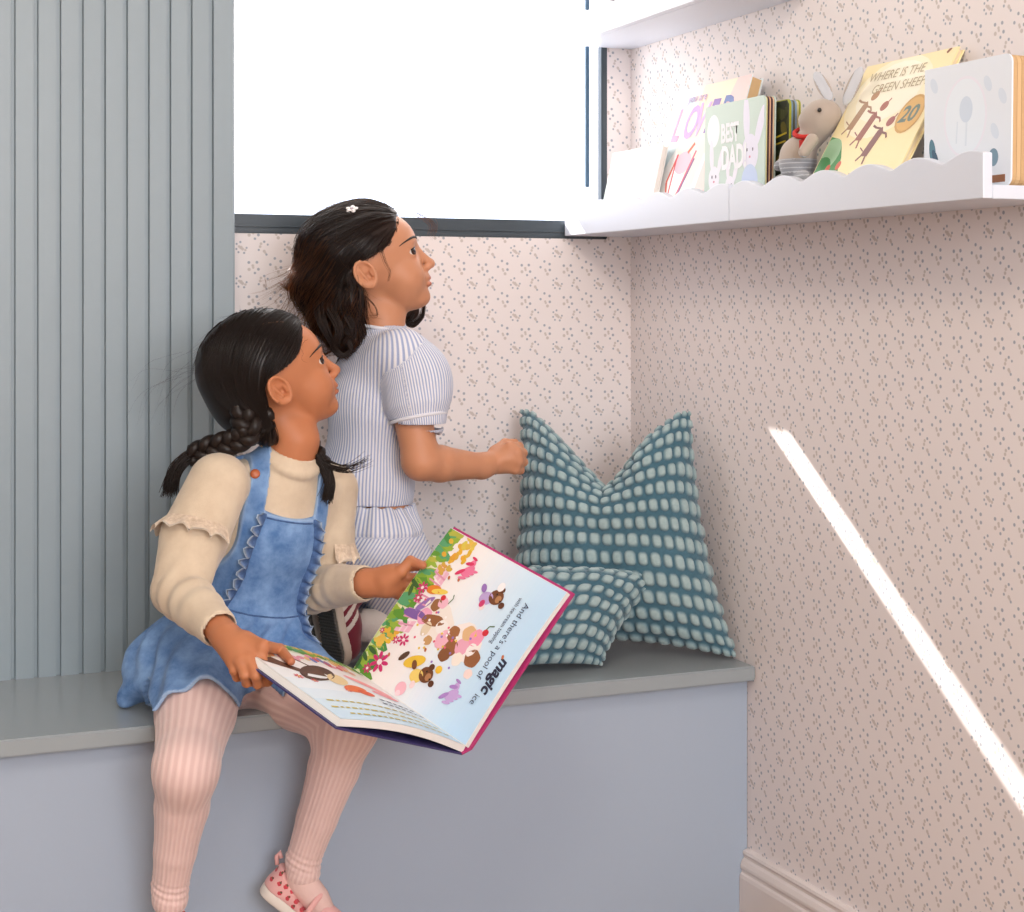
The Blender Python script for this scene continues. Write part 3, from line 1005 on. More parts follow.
    B = sheet(-back)[::5, ::5] if (res - 1) % 5 == 0 else sheet(-back)[::3, ::3]
    k = B.shape[0]
    idx = np.arange(k * k).reshape(k, k)
    F2 = np.stack([idx[:-1, :-1], idx[:-1, 1:], idx[1:, 1:], idx[1:, :-1]], -1).reshape(-1, 4)
    mesh_np('back_face', B.reshape(-1, 3), F2, CUSH, t, True, {'tint': np.zeros(k * k)})
    return t
cushion('large teal bobble cushion standing upright in the corner with a dented top',
        [(1.20, 2.86, 0.455), atX(736, 657, 1.546), atX(690, 412, 1.518), atY(522, 410, 2.975)], 0.105, 20, 15, dent=(0.135, 0.42), pinch=0.10, seed=3, res=236)
cushion('teal bobble cushion lying in front of the upright one, half behind the picture book',
        [atZ(462, 680, 0.460) + [0, 0.02, 0], atZ(600, 665, 0.456), atY(662, 579, 2.66), atY(482, 570, 2.80)], 0.080, 14, 10, pinch=0.13, seed=5, res=216, back=0.15)

# ================================================================== PICTURE BOOK (held by the seated girl)
BK = 1.037
_c2w = lambda p: CAMP + p[2] * np.array([SY, CY, 0]) + p[0] * np.array([CY, -SY, 0]) + np.array([0, 0, p[1]])
bA1, bA2, bA3, bA4 = [_c2w(np.array(p) * BK) for p in ((-0.0929567, -0.33502772, 2.53094), (0.08233655, -0.405106, 2.35370444), (-0.06192845, -0.60827502, 2.29135272), (-0.2372217, -0.53819673, 2.46858829))]
bW, bH = np.linalg.norm(bA1 - bA4), np.linalg.norm(bA2 - bA1)
MA = basis(bA1, bA4 - bA1, bA2 - bA1)
h_ = unit(bA3 - bA4); w_ = unit(bA1 - bA4); n_ = np.cross(h_, w_)
ang = R_(105)
wB = math.cos(ang) * w_ + math.sin(ang) * n_
MBk = basis(bA4, wB, bA3 - bA4)          # u: gutter -> outer edge of page B, v along the gutter
if (MBk.to_3x3() @ Vector((0, 0, 1))) @ Vector(MA.to_3x3() @ Vector((0, 0, 1))) < -0.99:
    pass
NB = np.array(MBk.to_3x3() @ Vector((0, 0, 1)))
sgnB = 1.0 if NB @ np.array(MA.to_3x3() @ Vector((-1, 0, 0))) > 0 else -1.0
sgnB = 1.0 if NB[2] > 0 else -1.0
def pB(u, v, h):
    rise = 0.010 * math.sin(math.pi * min(max(u / bW, 0), 1))
    h = h + 0.0005 if h > 0 else h
    return MBk @ Vector((u, v, sgnB * (rise + h)))
def pA(u, v, h):
    s = (bW - u) / bW
    rise = 0.005 * math.sin(math.pi * min(max(s, 0), 1))
    h = h + 0.0005 if h > 0 else h
    return MA @ Vector((u, v, rise + h))
book = thing('open_picture_book', 'large open picture book of bears and ice cream held by the seated girl', 'book', tuple((bA4 + bA3) / 2))
COVER = paint('magenta_book_cover', srgb(176, 48, 110), 0.35)
COVER2 = paint('navy_book_cover', srgb(62, 56, 108), 0.35)
PG = paint('smooth_white_paper', srgb(238, 236, 232), 0.5)
def page_surface(fn, name, side, mat, h0, h1, u0, u1, v0, v1):
    n = 20
    V, F = [], []
    for i in range(n + 1):
        u = u0 + (u1 - u0) * i / n
        for (v, h) in ((v0, h0), (v1, h0), (v1, h1), (v0, h1)):
            V.append(tuple(fn(u, v, h)))
    for i in range(n):
        for j in range(4):
            a, b = i * 4 + j, i * 4 + (j + 1) % 4
            F.append((a, b, b + 4, a + 4))
    F.append((0, 3, 2, 1)); F.append((n * 4, n * 4 + 1, n * 4 + 2, n * 4 + 3))
    return mesh_np(name, V, F, mat, book, False)
page_surface(pA, 'left_pages', 1, PG, -0.008, 0, 0.003, bW, 0.003, bH - 0.003)
page_surface(pB, 'right_pages', 1, PG, -0.010, 0, 0.0, bW - 0.003, 0.003, bH - 0.003)
MB().box((-0.002, -0.001, -0.0128), (bW - 0.002, bH + 0.001, -0.0085), 0.0006, MA).build('left_cover', COVER, book)
s0, s1 = sorted((sgnB * -0.0128, sgnB * -0.0103))
MB().box((0.004, -0.001, s0), (bW + 0.002, bH + 0.001, s1), 0.0006, MBk).build('right_cover', COVER2, book)
nA = np.array(MA.to_3x3() @ Vector((0, 0, 1))); nB = NB * sgnB
mb = MB()
spts = [bA4 - nA * 0.0128 + w_ * 0.002, bA4 - nA * 0.0085 + w_ * 0.002, bA4 - nB * 0.0103 + wB * 0.004, bA4 - nB * 0.0128 + wB * 0.004]
mb.prism([tuple(p - h_ * 0.001) for p in spts], tuple(h_ * (bH + 0.002)))
mb.build('spine', COVER, book)

q1, q2, q4 = np.array((450.8, 525.4)), np.array((570.2, 591.6)), np.array((352.0, 668.0))
Minv = np.linalg.inv(np.stack([q4 - q1, q2 - q1], 1))
def uvA(x, y):
    a, b = Minv @ (np.array((x, y)) - q1)
    return (a * bW, b * bH)
a = Art(MA, clip=((0.004, 0.004), (bW - 0.001, bH - 0.004)), warp=pA, step=0.000015)
def grid_poly(a, u0, v0, u1, v1, col, n=20):
    for i in range(n):
        ua, ub = u0 + (u1 - u0) * i / n, u0 + (u1 - u0) * (i + 1) / n
        a.poly([(ua, v0), (ub, v0), (ub, v1), (ua, v1)], col)
def smooth_cols(c, n=34):
    c = np.array(c, float)
    t = np.linspace(0, len(c) - 1, n)
    return [tuple(int(round(np.interp(x, range(len(c)), c[:, k]))) for k in range(3)) for x in t]
def page_base(a, cols):
    """vertical bands of flat page colour"""
    m = len(cols)
    for i, c in enumerate(cols):
        grid_poly(a, 0, bH * i / m, bW, bH * (i + 1) / m, c)
        a.k = 1
    a.k = 2
page_base(a, smooth_cols([(206, 214, 140), (240, 230, 226), (242, 234, 230), (240, 236, 234), (232, 236, 240), (222, 232, 242), (210, 228, 242), (200, 224, 242), (192, 220, 242), (188, 218, 242)]))
r3 = np.random.default_rng(11)
grass = [(96, 150, 50), (126, 168, 58), (150, 178, 60), (72, 140, 70), (180, 180, 70), (90, 160, 110)]
for i in range(110):
    u = bW * r3.random(); v = bH * (0.005 + 0.12 * r3.random())
    a.ell((u, v), (0.004 + 0.004 * r3.random(), 0.012 + 0.008 * r3.random()), grass[int(r3.integers(6))], float(r3.normal() * 25), 7)
for (x, y, rx, ry, c) in ((463, 553, 12, 8, (222, 178, 60)), (455, 562, 9, 7, (228, 170, 50)), (470, 545, 8, 6, (226, 196, 80)), (390, 634, 9, 7, (226, 182, 60)), (381, 642, 6, 5, (230, 190, 80)), (448, 572, 8, 5, (214, 170, 70))):
    for k in range(9):
        u, v = uvA(x + r3.normal() * rx * .5, y + r3.normal() * ry * .5)
        a.ell((u, v), (0.006, 0.004), (c[0] + int(r3.integers(-8, 8)), c[1] + int(r3.integers(-14, 8)), c[2]), float(r3.random() * 180), 7)
# pink checked rug
P = [uvA(x, y) for x, y in ((442, 566), (452, 576), (412, 634), (396, 632))]
a.poly(P, (236, 182, 200))
for i in range(1, 9):
    s = i / 9
    p0 = np.array(P[0]) * (1 - s) + np.array(P[3]) * s; p1 = np.array(P[1]) * (1 - s) + np.array(P[2]) * s
    a.line([p0, p1], 0.003, (222, 150, 176))
for i in range(1, 3):
    s = i / 3
    a.line([np.array(P[0]) * (1 - s) + np.array(P[1]) * s, np.array(P[3]) * (1 - s) + np.array(P[2]) * s], 0.003, (244, 208, 218))
px = BK * 2.5 / 1665                      # one photograph pixel on the page, in metres
def A(x, y, rx, ry, col, rot=0, wob=0):
    a.ell(uvA(x, y), (rx * px, ry * px), col, rot, 18, wob)
# mound of ice cream
A(442, 622, 26, 17, (238, 226, 216), 60, .06); A(470, 642, 22, 17, (240, 228, 222), 60, .06)
mound = [(418, 616, 5, 15, (128, 92, 160), 10), (428, 606, 4, 12, (150, 112, 176), 60), (428, 618, 9, 8, (232, 160, 188), 0), (437, 622, 6, 14, (150, 96, 58), 15), (430, 630, 8, 5, (226, 206, 176), 0),
         (446, 628, 7, 7, (240, 232, 226), 0), (447, 640, 10, 8, (236, 176, 192), 0), (458, 634, 8, 7, (160, 104, 62), 0), (455, 648, 9, 8, (150, 92, 54), 0), (467, 646, 9, 8, (232, 166, 186), 0), (474, 634, 8, 8, (222, 178, 130), 0),
         (462, 658, 7, 6, (240, 228, 214), 0), (481, 638, 9, 8, (236, 150, 176), 0), (477, 657, 9, 9, (146, 92, 56), 0), (476, 649, 7, 5, (240, 230, 226), 0), (449, 654, 7, 7, (132, 82, 46), 0), (440, 607, 7, 6, (150, 100, 60), 0), (447, 605, 6, 6, (238, 182, 198), 0), (432, 641, 5, 5, (196, 150, 96), 0), (473, 671, 5, 5, (240, 214, 206), 0)]
for (x, y, rx, ry, c, ro) in mound:
    A(x, y, rx, ry, c, ro, .05)
for i in range(30):
    x, y = 445 + r3.normal() * 18, 635 + r3.normal() * 12
    A(x, y, 1.3, 1.3, [(250, 240, 236), (232, 196, 70), (226, 90, 120), (150, 120, 190)][i % 4])
A(437, 592, 5, 9, (222, 130, 40), 20); A(443, 594, 3, 10, (238, 206, 90), 20)
A(447, 600, 3, 3, (206, 40, 50)); A(490, 633, 3.5, 3.5, (206, 44, 56)); a.line([uvA(452, 606), uvA(457, 601), uvA(458, 597)], 0.0015, (70, 100, 50)); a.line([uvA(491, 630), uvA(494, 627), uvA(499, 627)], 0.0018, (70, 100, 50))
# flowers and leaves
for (x, y, r) in ((382, 662, 10), (369, 668, 5), (407, 641, 6), (399, 641, 4), (425, 590, 6), (421, 600, 5), (384, 632, 3)):
    a.flower(uvA(x, y), r * px * 1.1, (204, 44, 108), (246, 226, 226))
for (x, y, ro) in ((417, 586, 70), (413, 592, 20), (366, 656, 60), (360, 662, 10), (374, 651, 80)):
    A(x, y, 7, 2.4, (62, 98, 48), ro)
for (x, y) in ((452, 580), (392, 655), (430, 650), (462, 582), (507, 655)):
    A(x, y, 2.2, 1.4, (190, 110, 70), 30)
# small animals: pink pony, bear in purple, bear in yellow hat, lilac pony
def pony(x, y, c, c2):
    A(x, y, 8, 4.5, c, -40); A(x + 5, y - 7, 4, 3.4, c, 20); A(x + 7, y - 12, 1.4, 4, c2, -10)
    for k in range(4):
        A(x - 6 + 4 * k, y + 7 - 2 * k, 1.6, 5, c, 15)
    A(x - 8, y + 1, 2.2, 6, c2, 50); A(x + 2, y - 7, 2, 5, c2, 20)
pony(471, 573, (232, 120, 156), (214, 50, 96))
pony(457, 690, (196, 164, 214), (170, 130, 196))
def bear(x, y, body, hat):
    A(x - 10, y + 1, 7, 8, body, 20); A(x, y, 8, 8.5, (112, 66, 36)); A(x + 6, y - 7, 3.4, 3.4, (96, 54, 30)); A(x + 5, y + 8, 3.4, 3.4, (96, 54, 30))
    A(x + 2, y + 2, 4, 3.4, (176, 124, 82)); A(x + 1, y - 3, 1, 1, (20, 14, 12)); A(x + 3.5, y + 4, 1, 1, (20, 14, 12))
    A(x - 12, y - 9, 5, 3, hat, 40); A(x - 14, y + 9, 4, 3, (240, 214, 214), 10)
bear(500, 599, (186, 160, 206), (150, 112, 180))
A(505, 589, 5, 4, (244, 236, 236)); A(486, 605, 4, 3, (204, 60, 110))
A(419, 661, 6, 13, (232, 190, 60), 35); A(408, 656, 3, 7, (90, 60, 40), 60)
bear(431, 673, (236, 206, 110), (120, 74, 42))
A(444, 668, 4, 4, (236, 190, 60)); A(405, 686, 7, 6.5, (240, 184, 196)); A(402, 690, 3, 3, (248, 214, 220))
a.build('left_page_print', book)
# words run along the page; v counts from the grassy bottom edge
ink_k = (58, 66, 96)
def words(s, x, y, size, col=ink_k, bold=0.0, shear=0.0, sx=1.0):
    u, v = uvA(x, y)
    T = MA @ Matrix.Translation((u, v, 0.0062))
    text('page_text', s, size, T, col, book, shear, bold, sx=sx)
words("And there's a pool of", 529, 604, 0.0150)
words("magic", 507, 655, 0.0250, (40, 40, 64), 0.0009, 0.25)
words("ice", 481, 688, 0.0150)
words("with ice cream topping", 523.5, 599, 0.0108, sx=.8)
# page B print
b2 = Art(MBk, clip=((0.004, 0.004), (bW - 0.004, bH - 0.004)), warp=pB, step=0.000015)
for i, c in enumerate([(214, 216, 196), (236, 232, 226), (238, 232, 230), (234, 236, 238), (226, 234, 240), (216, 230, 240), (206, 226, 240), (198, 222, 240)]):
    grid_poly(b2, 0, bH * i / 8, bW, bH * (i + 1) / 8, c)
    b2.k = 1
b2.k = 2
for i in range(90):
    b2.ell((bW * r3.random(), bH * (0.01 + 0.10 * r3.random())), (0.010, 0.008), grass[int(r3.integers(6))] if i % 3 else (226, 182, 90), 0, 7)
for i in range(40):
    b2.ell((bW * (0.2 + 0.75 * r3.random()), bH * (0.12 + 0.12 * r3.random())), (0.010, 0.006), [(226, 150, 170), (210, 90, 100), (120, 130, 190), (230, 190, 130), (236, 160, 110)][i % 5], float(r3.random() * 90), 8)
b2.poly([(0.75 * bW, 0.12 * bH), (0.97 * bW, 0.12 * bH), (0.97 * bW, 0.30 * bH), (0.80 * bW, 0.42 * bH), (0.62 * bW, 0.44 * bH), (0.60 * bW, 0.36 * bH)], (92, 58, 40))
b2.ell((0.66 * bW, 0.40 * bH), (0.05, 0.022), (78, 48, 34), 30).ell((0.55 * bW, 0.45 * bH), (0.028, 0.016), (226, 200, 150), 40)
b2.ell((0.5 * bW, 0.55 * bH), (0.030, 0.012), (226, 110, 60), 20).ell((0.44 * bW, 0.58 * bH), (0.018, 0.010), (214, 80, 40), 10).ell((0.25 * bW, 0.40 * bH), (0.045, 0.012), (240, 160, 165), -20).ell((0.20 * bW, 0.5 * bH), (0.03, 0.010), (236, 150, 160), 0)
for (u, v, r) in ((0.86, 0.48, .008), (0.78, 0.52, .006), (0.6, 0.60, .006)):
    b2.flower((u * bW, v * bH), r, (214, 70, 90), (240, 220, 120))
for k, (v, u0, u1, c) in enumerate(((0.62, 0.08, 0.36, (70, 80, 104)), (0.68, 0.06, 0.40, (70, 80, 104)), (0.76, 0.1, 0.9, (196, 178, 70)), (0.84, 0.1, 0.92, (196, 178, 70)), (0.91, 0.08, 0.85, (190, 172, 66)))):
    u = u0
    while u < u1:
        wl = 0.02 + 0.03 * r3.random()
        b2.rect((u * bW, v * bH), ((u + wl) * bW, v * bH + 0.0042), c)
        u += wl + 0.016
b2.build('right_page_print', book)
# ================================================================== FIGURE TOOLKIT
def C(px, py, D):
    return atD(px, py, D)
VR = np.array([CY, -SY, 0.0])             # photograph right
VF = np.array([SY, CY, 0.0])              # away from the camera
VU = np.array([0, 0, 1.0])
def onplane(px, py, M, off=0.0):
    """point where the sight line meets the plane of 4x4 M, lifted by off along its normal"""
    r = ray(px, py)
    o = np.array(M.translation); n = np.array(M.to_3x3() @ Vector((0, 0, 1)))
    if n @ r > 0:
        n = -n
    t = ((o - CAMP) @ n) / (r @ n)
    return CAMP + r * t + n * off
def wob(P, amp, freq, seed, n=4):
    r = np.random.default_rng(seed)
    out = 0
    for _ in range(n):
        d = unit(r.normal(size=3)) * freq * (0.6 + 0.8 * r.random())
        out = out + np.sin(P[0] * d[0] + P[1] * d[1] + P[2] * d[2] + r.random() * 6.28)
    return (amp / n) * out
def ruffle_field(f, amp, freq, seed, lo=None, hi=None):
    sl, P = f.block(f.lo if lo is None else lo, f.lo + f.h * f.n if hi is None else hi)
    f.F[sl] += wob(P, amp, freq, seed).astype(np.float32)
def skin_mat(name, c1, lip):
    m, nt, b = nmat(name)
    at = N(nt, 'ShaderNodeAttribute', attribute_name='tint')
    tc = N(nt, 'ShaderNodeTexCoord')
    nz = N(nt, 'ShaderNodeTexNoise'); nz.inputs['Scale'].default_value = 40; nz.inputs['Detail'].default_value = 5
    L(nt, tc.outputs['Object'], nz.inputs['Vector'])
    d = tuple(c * 0.93 for c in c1[:3]) + (1,)
    L(nt, mix_color(nt, at.outputs['Fac'], mix_color(nt, nz.outputs['Fac'], c1, d), lip), b.inputs['Base Color'])
    b.inputs['Roughness'].default_value = 0.48
    b.inputs['Specular IOR Level'].default_value = 0.35
    b.inputs['Subsurface Weight'].default_value = 0.12
    b.inputs['Subsurface Radius'].default_value = (0.9, 0.35, 0.2)
    b.inputs['Subsurface Scale'].default_value = 0.008
    n2 = N(nt, 'ShaderNodeTexNoise'); n2.inputs['Scale'].default_value = 600
    L(nt, tc.outputs['Object'], n2.inputs['Vector'])
    bp = N(nt, 'ShaderNodeBump'); bp.inputs['Strength'].default_value = 0.06; bp.inputs['Distance'].default_value = 0.001
    L(nt, n2.outputs['Fac'], bp.inputs['Height']); L(nt, bp.outputs[0], b.inputs['Normal'])
    return m
def hair_mat(name, col, trans, tw=0.25):
    m, nt, b = nmat(name)
    b.inputs['Base Color'].default_value = col
    b.inputs['Roughness'].default_value = 0.38
    b.inputs['Specular IOR Level'].default_value = 0.32
    tr = N(nt, 'ShaderNodeBsdfTranslucent'); tr.inputs[0].default_value = trans
    mx = N(nt, 'ShaderNodeMixShader'); mx.inputs[0].default_value = tw
    L(nt, b.outputs[0], mx.inputs[1]); L(nt, tr.outputs[0], mx.inputs[2])
    L(nt, mx.outputs[0], nt.nodes['Material Output'].inputs['Surface'])
    return m
def add_head(f, hc, M, s):
    """head in local axes (x forward, y left, z up), metres at scale s"""
    lc = lambda x, y, z: hc + M @ (np.array([x, y, z]) * s)
    E = lambda c, r, k, mode='add', R=None: f.ell(lc(*c), np.array(r) * s, M if R is None else M @ R, k * s, mode)
    def K(a, b, ra, rb, k, mode='add'):
        f.cap(lc(*a), lc(*b), ra * s, rb * s, k * s, mode)
    E((-.012, 0, .022), (.090, .074, .079), 0)
    E((.036, 0, .030), (.045, .057, .046), .02)
    E((.037, 0, -.022), (.045, .052, .050), .02)
    E((.038, 0, -.056), (.040, .042, .035), .02)
    E((.063, 0, -.0755), (.018, .020, .0140), .016)
    for y in (-1, 1):
        E((.046, y * .029, -.034), (.030, .026, .028), .016)
        E((.064, y * .022, .0205), (.015, .022, .008), .012)
    K((.078, 0, .010), (.0965, 0, -.0205), .0056, .0072, .010)
    E((.0965, 0, -.0225), (.0078, .0088, .0076), .005)
    for y in (-1, 1):
        E((.0895, y * .0095, -.0262), (.0078, .0056, .0062), .004)
        E((.0935, y * .0048, -.0322), (.0036, .0024, .0026), .0015, 'sub')
    E((.079, 0, -.042), (.0115, .019, .010), .009)
    E((.0856, 0, -.0452), (.0060, .0165, .0038), .003)
    E((.0838, 0, -.0548), (.0064, .0145, .0048), .003)
    E((.0945, 0, -.0499), (.0095, .0180, .0010), .0015, 'sub')
    for y in (-1, 1):
        E((.090, y * .032, .0055), (.015, .0175, .0110), .012, 'sub')
        E((.0625, y * .0325, .0055), (.0152, .0152, .0150), .003)
        E((.0765, y * .0375, .0055), (.0135, .0155, .0062), .0012, 'sub', np.array(Matrix.Rotation(R_(y * 26), 3, 'Z')))
        # ear
        ex, ez = -.020, -.012
        Ra = np.array(Matrix.Rotation(R_(-14), 3, 'Y')) @ np.array(Matrix.Rotation(R_(-y * 18), 3, 'Z'))
        el = lambda u, v, w: (ex + (Ra @ np.array([u, v, w]))[0], y * .0765 + (Ra @ np.array([u, v, w]))[1], ez + (Ra @ np.array([u, v, w]))[2])
        E(el(0, y * .001, 0), (.0190, .0075, .0255), .003, 'add', Ra)
        E(el(.0015, y * .0095, .001), (.0142, .0096, .0192), .0015, 'sub', Ra)
        E(el(.004, y * .006, -.004), (.0085, .0095, .0090), .002, 'sub', Ra)
        ring = []
        for i in range(15):
            a = R_(-75 + 285 * i / 14)
            ring.append(el(.0172 * math.cos(a) - .001, y * .0062, .0232 * math.sin(a) + .001))
        for i in range(14):
            K(ring[i], ring[i + 1], .0030, .0030, .0015)
        E(el(.0025, y * .003, -.0195), (.0070, .0036, .0075), .003, 'add', Ra)         # lobe
        K(el(.012, y * .002, .003), el(.011, y * .003, -.006), .0030, .0030, .002)          # tragus
        K(el(-.006, y * .0042, .012), el(-.002, y * .0042, -.010), .0022, .0024, .003)        # antihelix
    return lc
def face_parts(person, field, lc, hc, M, s, gaze, brow_col, near=-1):
    dark = ink(22, 14, 12, 0.3)
    for y in (-1, 1):
        c = lc(.0625, y * .0325, .0055)
        e = MB().ell(c, (.0134 * s,) * 3, None, 24, 16).build('eye', ink(208, 198, 190, 0.15), person, True)
        g = unit(M @ np.array(gaze))
        Mg = Matrix(frame(g, M[:, 2]).tolist())
        MB().ell(c + g * .0092 * s, (.0046 * s, .0084 * s, .0084 * s), Mg, 20, 12).build('iris', ink(50, 28, 18, 0.1), e, True)
        MB().ell(c + g * .0118 * s, (.0025 * s, .0040 * s, .0040 * s), Mg, 16, 8).build('pupil', ink(8, 6, 6, 0.05), e, True)
        # lashes along the upper lid
        pts = []
        for i in range(9):
            a = R_(-50 + 118 * i / 8)
            zl = .0070 * math.cos((a - R_(9)) * 1.35)
            rl = math.sqrt(max(1e-6, .0150 ** 2 - zl ** 2))
            pts.append(lc(.0625 + rl * math.cos(a), y * (.0325 + rl * math.sin(a)), .0055 + zl))
        MB().tube(pts, [.0005 * s] + [.0013 * s] * 7 + [.0007 * s], 6).build('eyelashes', dark, e, True)
        # brow
        bo, bd = [], []
        for i in range(12):
            t = i / 11
            a = R_(-6 + 74 * t)
            bo.append(lc(.030, y * .012, .0262 + .0042 * math.sin(math.pi * t) - .0065 * t * t))
            bd.append(M @ np.array([math.cos(a), y * math.sin(a), 0]))
        P = field.cast(np.array(bo), np.array(bd), tmax=.09 * s, steps=300)
        P = P + np.array(bd) * .0006
        rs = [.0012, .0018, .0021, .0023, .0023, .0022, .0021, .0018, .0015, .0012, .0009, .0005]
        MB().tube([tuple(p) for p in P], [r * s for r in rs], 6).build('eyebrow', brow_col, person, True)
def lips_tint(V, lc, hc, M, s):
    q = ((V - hc) @ M) / s
    d1 = ((q[:, 0] - .0870) / .0085) ** 2 + (q[:, 1] / .0165) ** 2 + ((q[:, 2] + .0452) / .0046) ** 2
    d2 = ((q[:, 0] - .0850) / .0090) ** 2 + (q[:, 1] / .0145) ** 2 + ((q[:, 2] + .0552) / .0056) ** 2
    return np.clip(1.35 - np.minimum(d1, d2), 0, 1) * 0.85
def tubes(paths, r, taper=0.25, sides=4):
    """paths (S,N,3) -> one mesh of thin tapering tubes"""
    P = np.asarray(paths, float)
    S, Nn, _ = P.shape
    T = np.gradient(P, axis=1)
    T /= np.linalg.norm(T, axis=2, keepdims=True) + 1e-9
    ref = np.array([0.31, 0.53, 0.79])
    A = np.cross(T, ref); A /= np.linalg.norm(A, axis=2, keepdims=True) + 1e-9
    B = np.cross(T, A)
    rr = np.broadcast_to(np.asarray(r, float), (S,))[:, None] * (1 - (1 - taper) * np.linspace(0, 1, Nn)[None] ** 1.5)
    a = 2 * np.pi * np.arange(sides) / sides
    V = P[:, :, None] + rr[:, :, None, None] * (A[:, :, None] * np.cos(a)[:, None] + B[:, :, None] * np.sin(a)[:, None])
    idx = np.arange(S * Nn * sides).reshape(S, Nn, sides)
    nx = np.roll(idx, -1, 2)
    F = np.stack([idx[:, :-1], nx[:, :-1], nx[:, 1:], idx[:, 1:]], -1).reshape(-1, 4)
    return V.reshape(-1, 3), F
def flow(field, seeds, dirfn, n, step, off, lift=0.0, seed=0, wave=0.0, wfreq=3.0):
    """strands that hug an implicit surface; lift lets the ends rise off it"""
    p = np.array(seeds, float)
    S = len(p)
    r = np.random.default_rng(seed)
    ph = r.random(S) * 6.28
    lf = r.random(S) ** 2 * lift
    out = []
    offs = off if hasattr(off, '__len__') else np.full(S, off)
    dprev = None
    for i in range(n):
        t = i / (n - 1)
        v = np.clip(field.sample(p), -.02, .02)
        nr = field.normal(p)
        p = p - nr * ((v - (offs + lf * t * t))[:, None]) * 0.8
        d = dirfn(p, t)
        d = d - nr * (np.sum(d * nr, 1, keepdims=True)) * 0.9
        d /= np.linalg.norm(d, axis=1, keepdims=True) + 1e-9
        if wave:
            sd_ = np.cross(nr, d)
            d = d + sd_ * (wave * t * np.sin(ph + wfreq * 6.28 * t))[:, None]
        if dprev is not None:
            d = 0.55 * d + 0.45 * dprev
            d /= np.linalg.norm(d, axis=1, keepdims=True) + 1e-9
        dprev = d
        out.append(p.copy())
        p = p + d * step
    return np.stack(out, 1)
def pick(V, F, n, mask=None, seed=0):
    r = np.random.default_rng(seed)
    idx = np.arange(len(V)) if mask is None else np.nonzero(mask)[0]
    return V[r.choice(idx, n)]
def braid(path, rad, turns, mat, name, parent, r_end=0.5):
    """three-strand plait along a path"""
    P = spline(path, 90)
    T = np.gradient(P, axis=0); T /= np.linalg.norm(T, axis=1, keepdims=True)
    A = np.cross(T, unit(CAMP - P[0])); A /= np.linalg.norm(A, axis=1, keepdims=True)
    B = np.cross(T, A)
    mb = MB()
    for k in range(3):
        ph = 2 * np.pi * (np.linspace(0, turns, 90) + k / 3)
        w = rad * (1 - (1 - r_end) * np.linspace(0, 1, 90))
        Q = P + A * (np.sin(ph) * w * .75)[:, None] + B * (np.sin(2 * ph) * w * .42)[:, None]
        mb.tube([tuple(q) for q in Q], list(w * .68), 8)
    return mb.build(name, mat, parent, True)
def ribbon(P, Nrm, width, rows, wave, freq, mat, name, parent, tint_edge=True, lean=None):
    """gathered ruffle standing on a path; P path, Nrm outward normals"""
    n = len(P)
    T = np.gradient(P, axis=0); T /= np.linalg.norm(T, axis=1, keepdims=True)
    Sd = np.cross(Nrm, T)
    arc = np.concatenate([[0], np.cumsum(np.linalg.norm(np.diff(P, axis=0), axis=1))])
    V, tint = [], []
    for sgn in (0, 1):
        for j in range(rows + 1):
            q = j / rows
            sw = np.sin(arc * freq) + 0.35 * np.sin(arc * freq * 1.7 + 1)
            sw2 = np.cos(arc * freq)
            X = P + Nrm * (width * (0.1 + q))[:, None] if hasattr(width, '__len__') else P + Nrm * (width * (0.1 + q))
            if lean is not None:
                X = X + lean * (width * q)
            X = X + Sd * (wave * q * sw + sgn * 0.0016)[:, None] + T * (wave * 0.5 * q * sw2)[:, None]
            V.append(X); tint.append(np.full(n, q ** 6 if tint_edge else 0))
    V = np.stack(V, 0); tint = np.stack(tint, 0)
    R2 = rows + 1
    idx = np.arange(2 * R2 * n).reshape(2, R2, n)
    F = []
    for sgn in (0, 1):
        a = idx[sgn]
        q = np.stack([a[:-1, :-1], a[:-1, 1:], a[1:, 1:], a[1:, :-1]], -1).reshape(-1, 4)
        F.append(q if sgn else q[:, ::-1])
    a, b = idx[0, -1], idx[1, -1]
    F.append(np.stack([a[:-1], a[1:], b[1:], b[:-1]], -1))
    return mesh_np(name, V.reshape(-1, 3), np.concatenate(F), mat, parent, True, {'tint': tint.ravel()})
def cloth_mat(name, base, dark, edge, rough=0.9, scale=50, bump=0.3, weave=900, sheen=0.2):
    """cloth: noise between base and dark, 'tint' picks the edge colour"""
    m, nt, b = nmat(name)
    at = N(nt, 'ShaderNodeAttribute', attribute_name='tint')
    tc = N(nt, 'ShaderNodeTexCoord')
    nz = N(nt, 'ShaderNodeTexNoise'); nz.inputs['Scale'].default_value = scale; nz.inputs['Detail'].default_value = 8; nz.inputs['Roughness'].default_value = 0.65
    L(nt, tc.outputs['Object'], nz.inputs['Vector'])
    cr = N(nt, 'ShaderNodeMapRange'); cr.inputs[1].default_value = 0.35; cr.inputs[2].default_value = 0.65
    L(nt, nz.outputs['Fac'], cr.inputs[0])
    L(nt, mix_color(nt, at.outputs['Fac'], mix_color(nt, cr.outputs[0], dark, base), edge), b.inputs['Base Color'])
    b.inputs['Roughness'].default_value = rough
    b.inputs['Sheen Weight'].default_value = sheen
    b.inputs['Specular IOR Level'].default_value = 0.25
    n2 = N(nt, 'ShaderNodeTexNoise'); n2.inputs['Scale'].default_value = weave
    L(nt, tc.outputs['Object'], n2.inputs['Vector'])
    bp = N(nt, 'ShaderNodeBump'); bp.inputs['Strength'].default_value = bump; bp.inputs['Distance'].default_value = 0.0012
    L(nt, n2.outputs['Fac'], bp.inputs['Height']); L(nt, bp.outputs[0], b.inputs['Normal'])
    return m
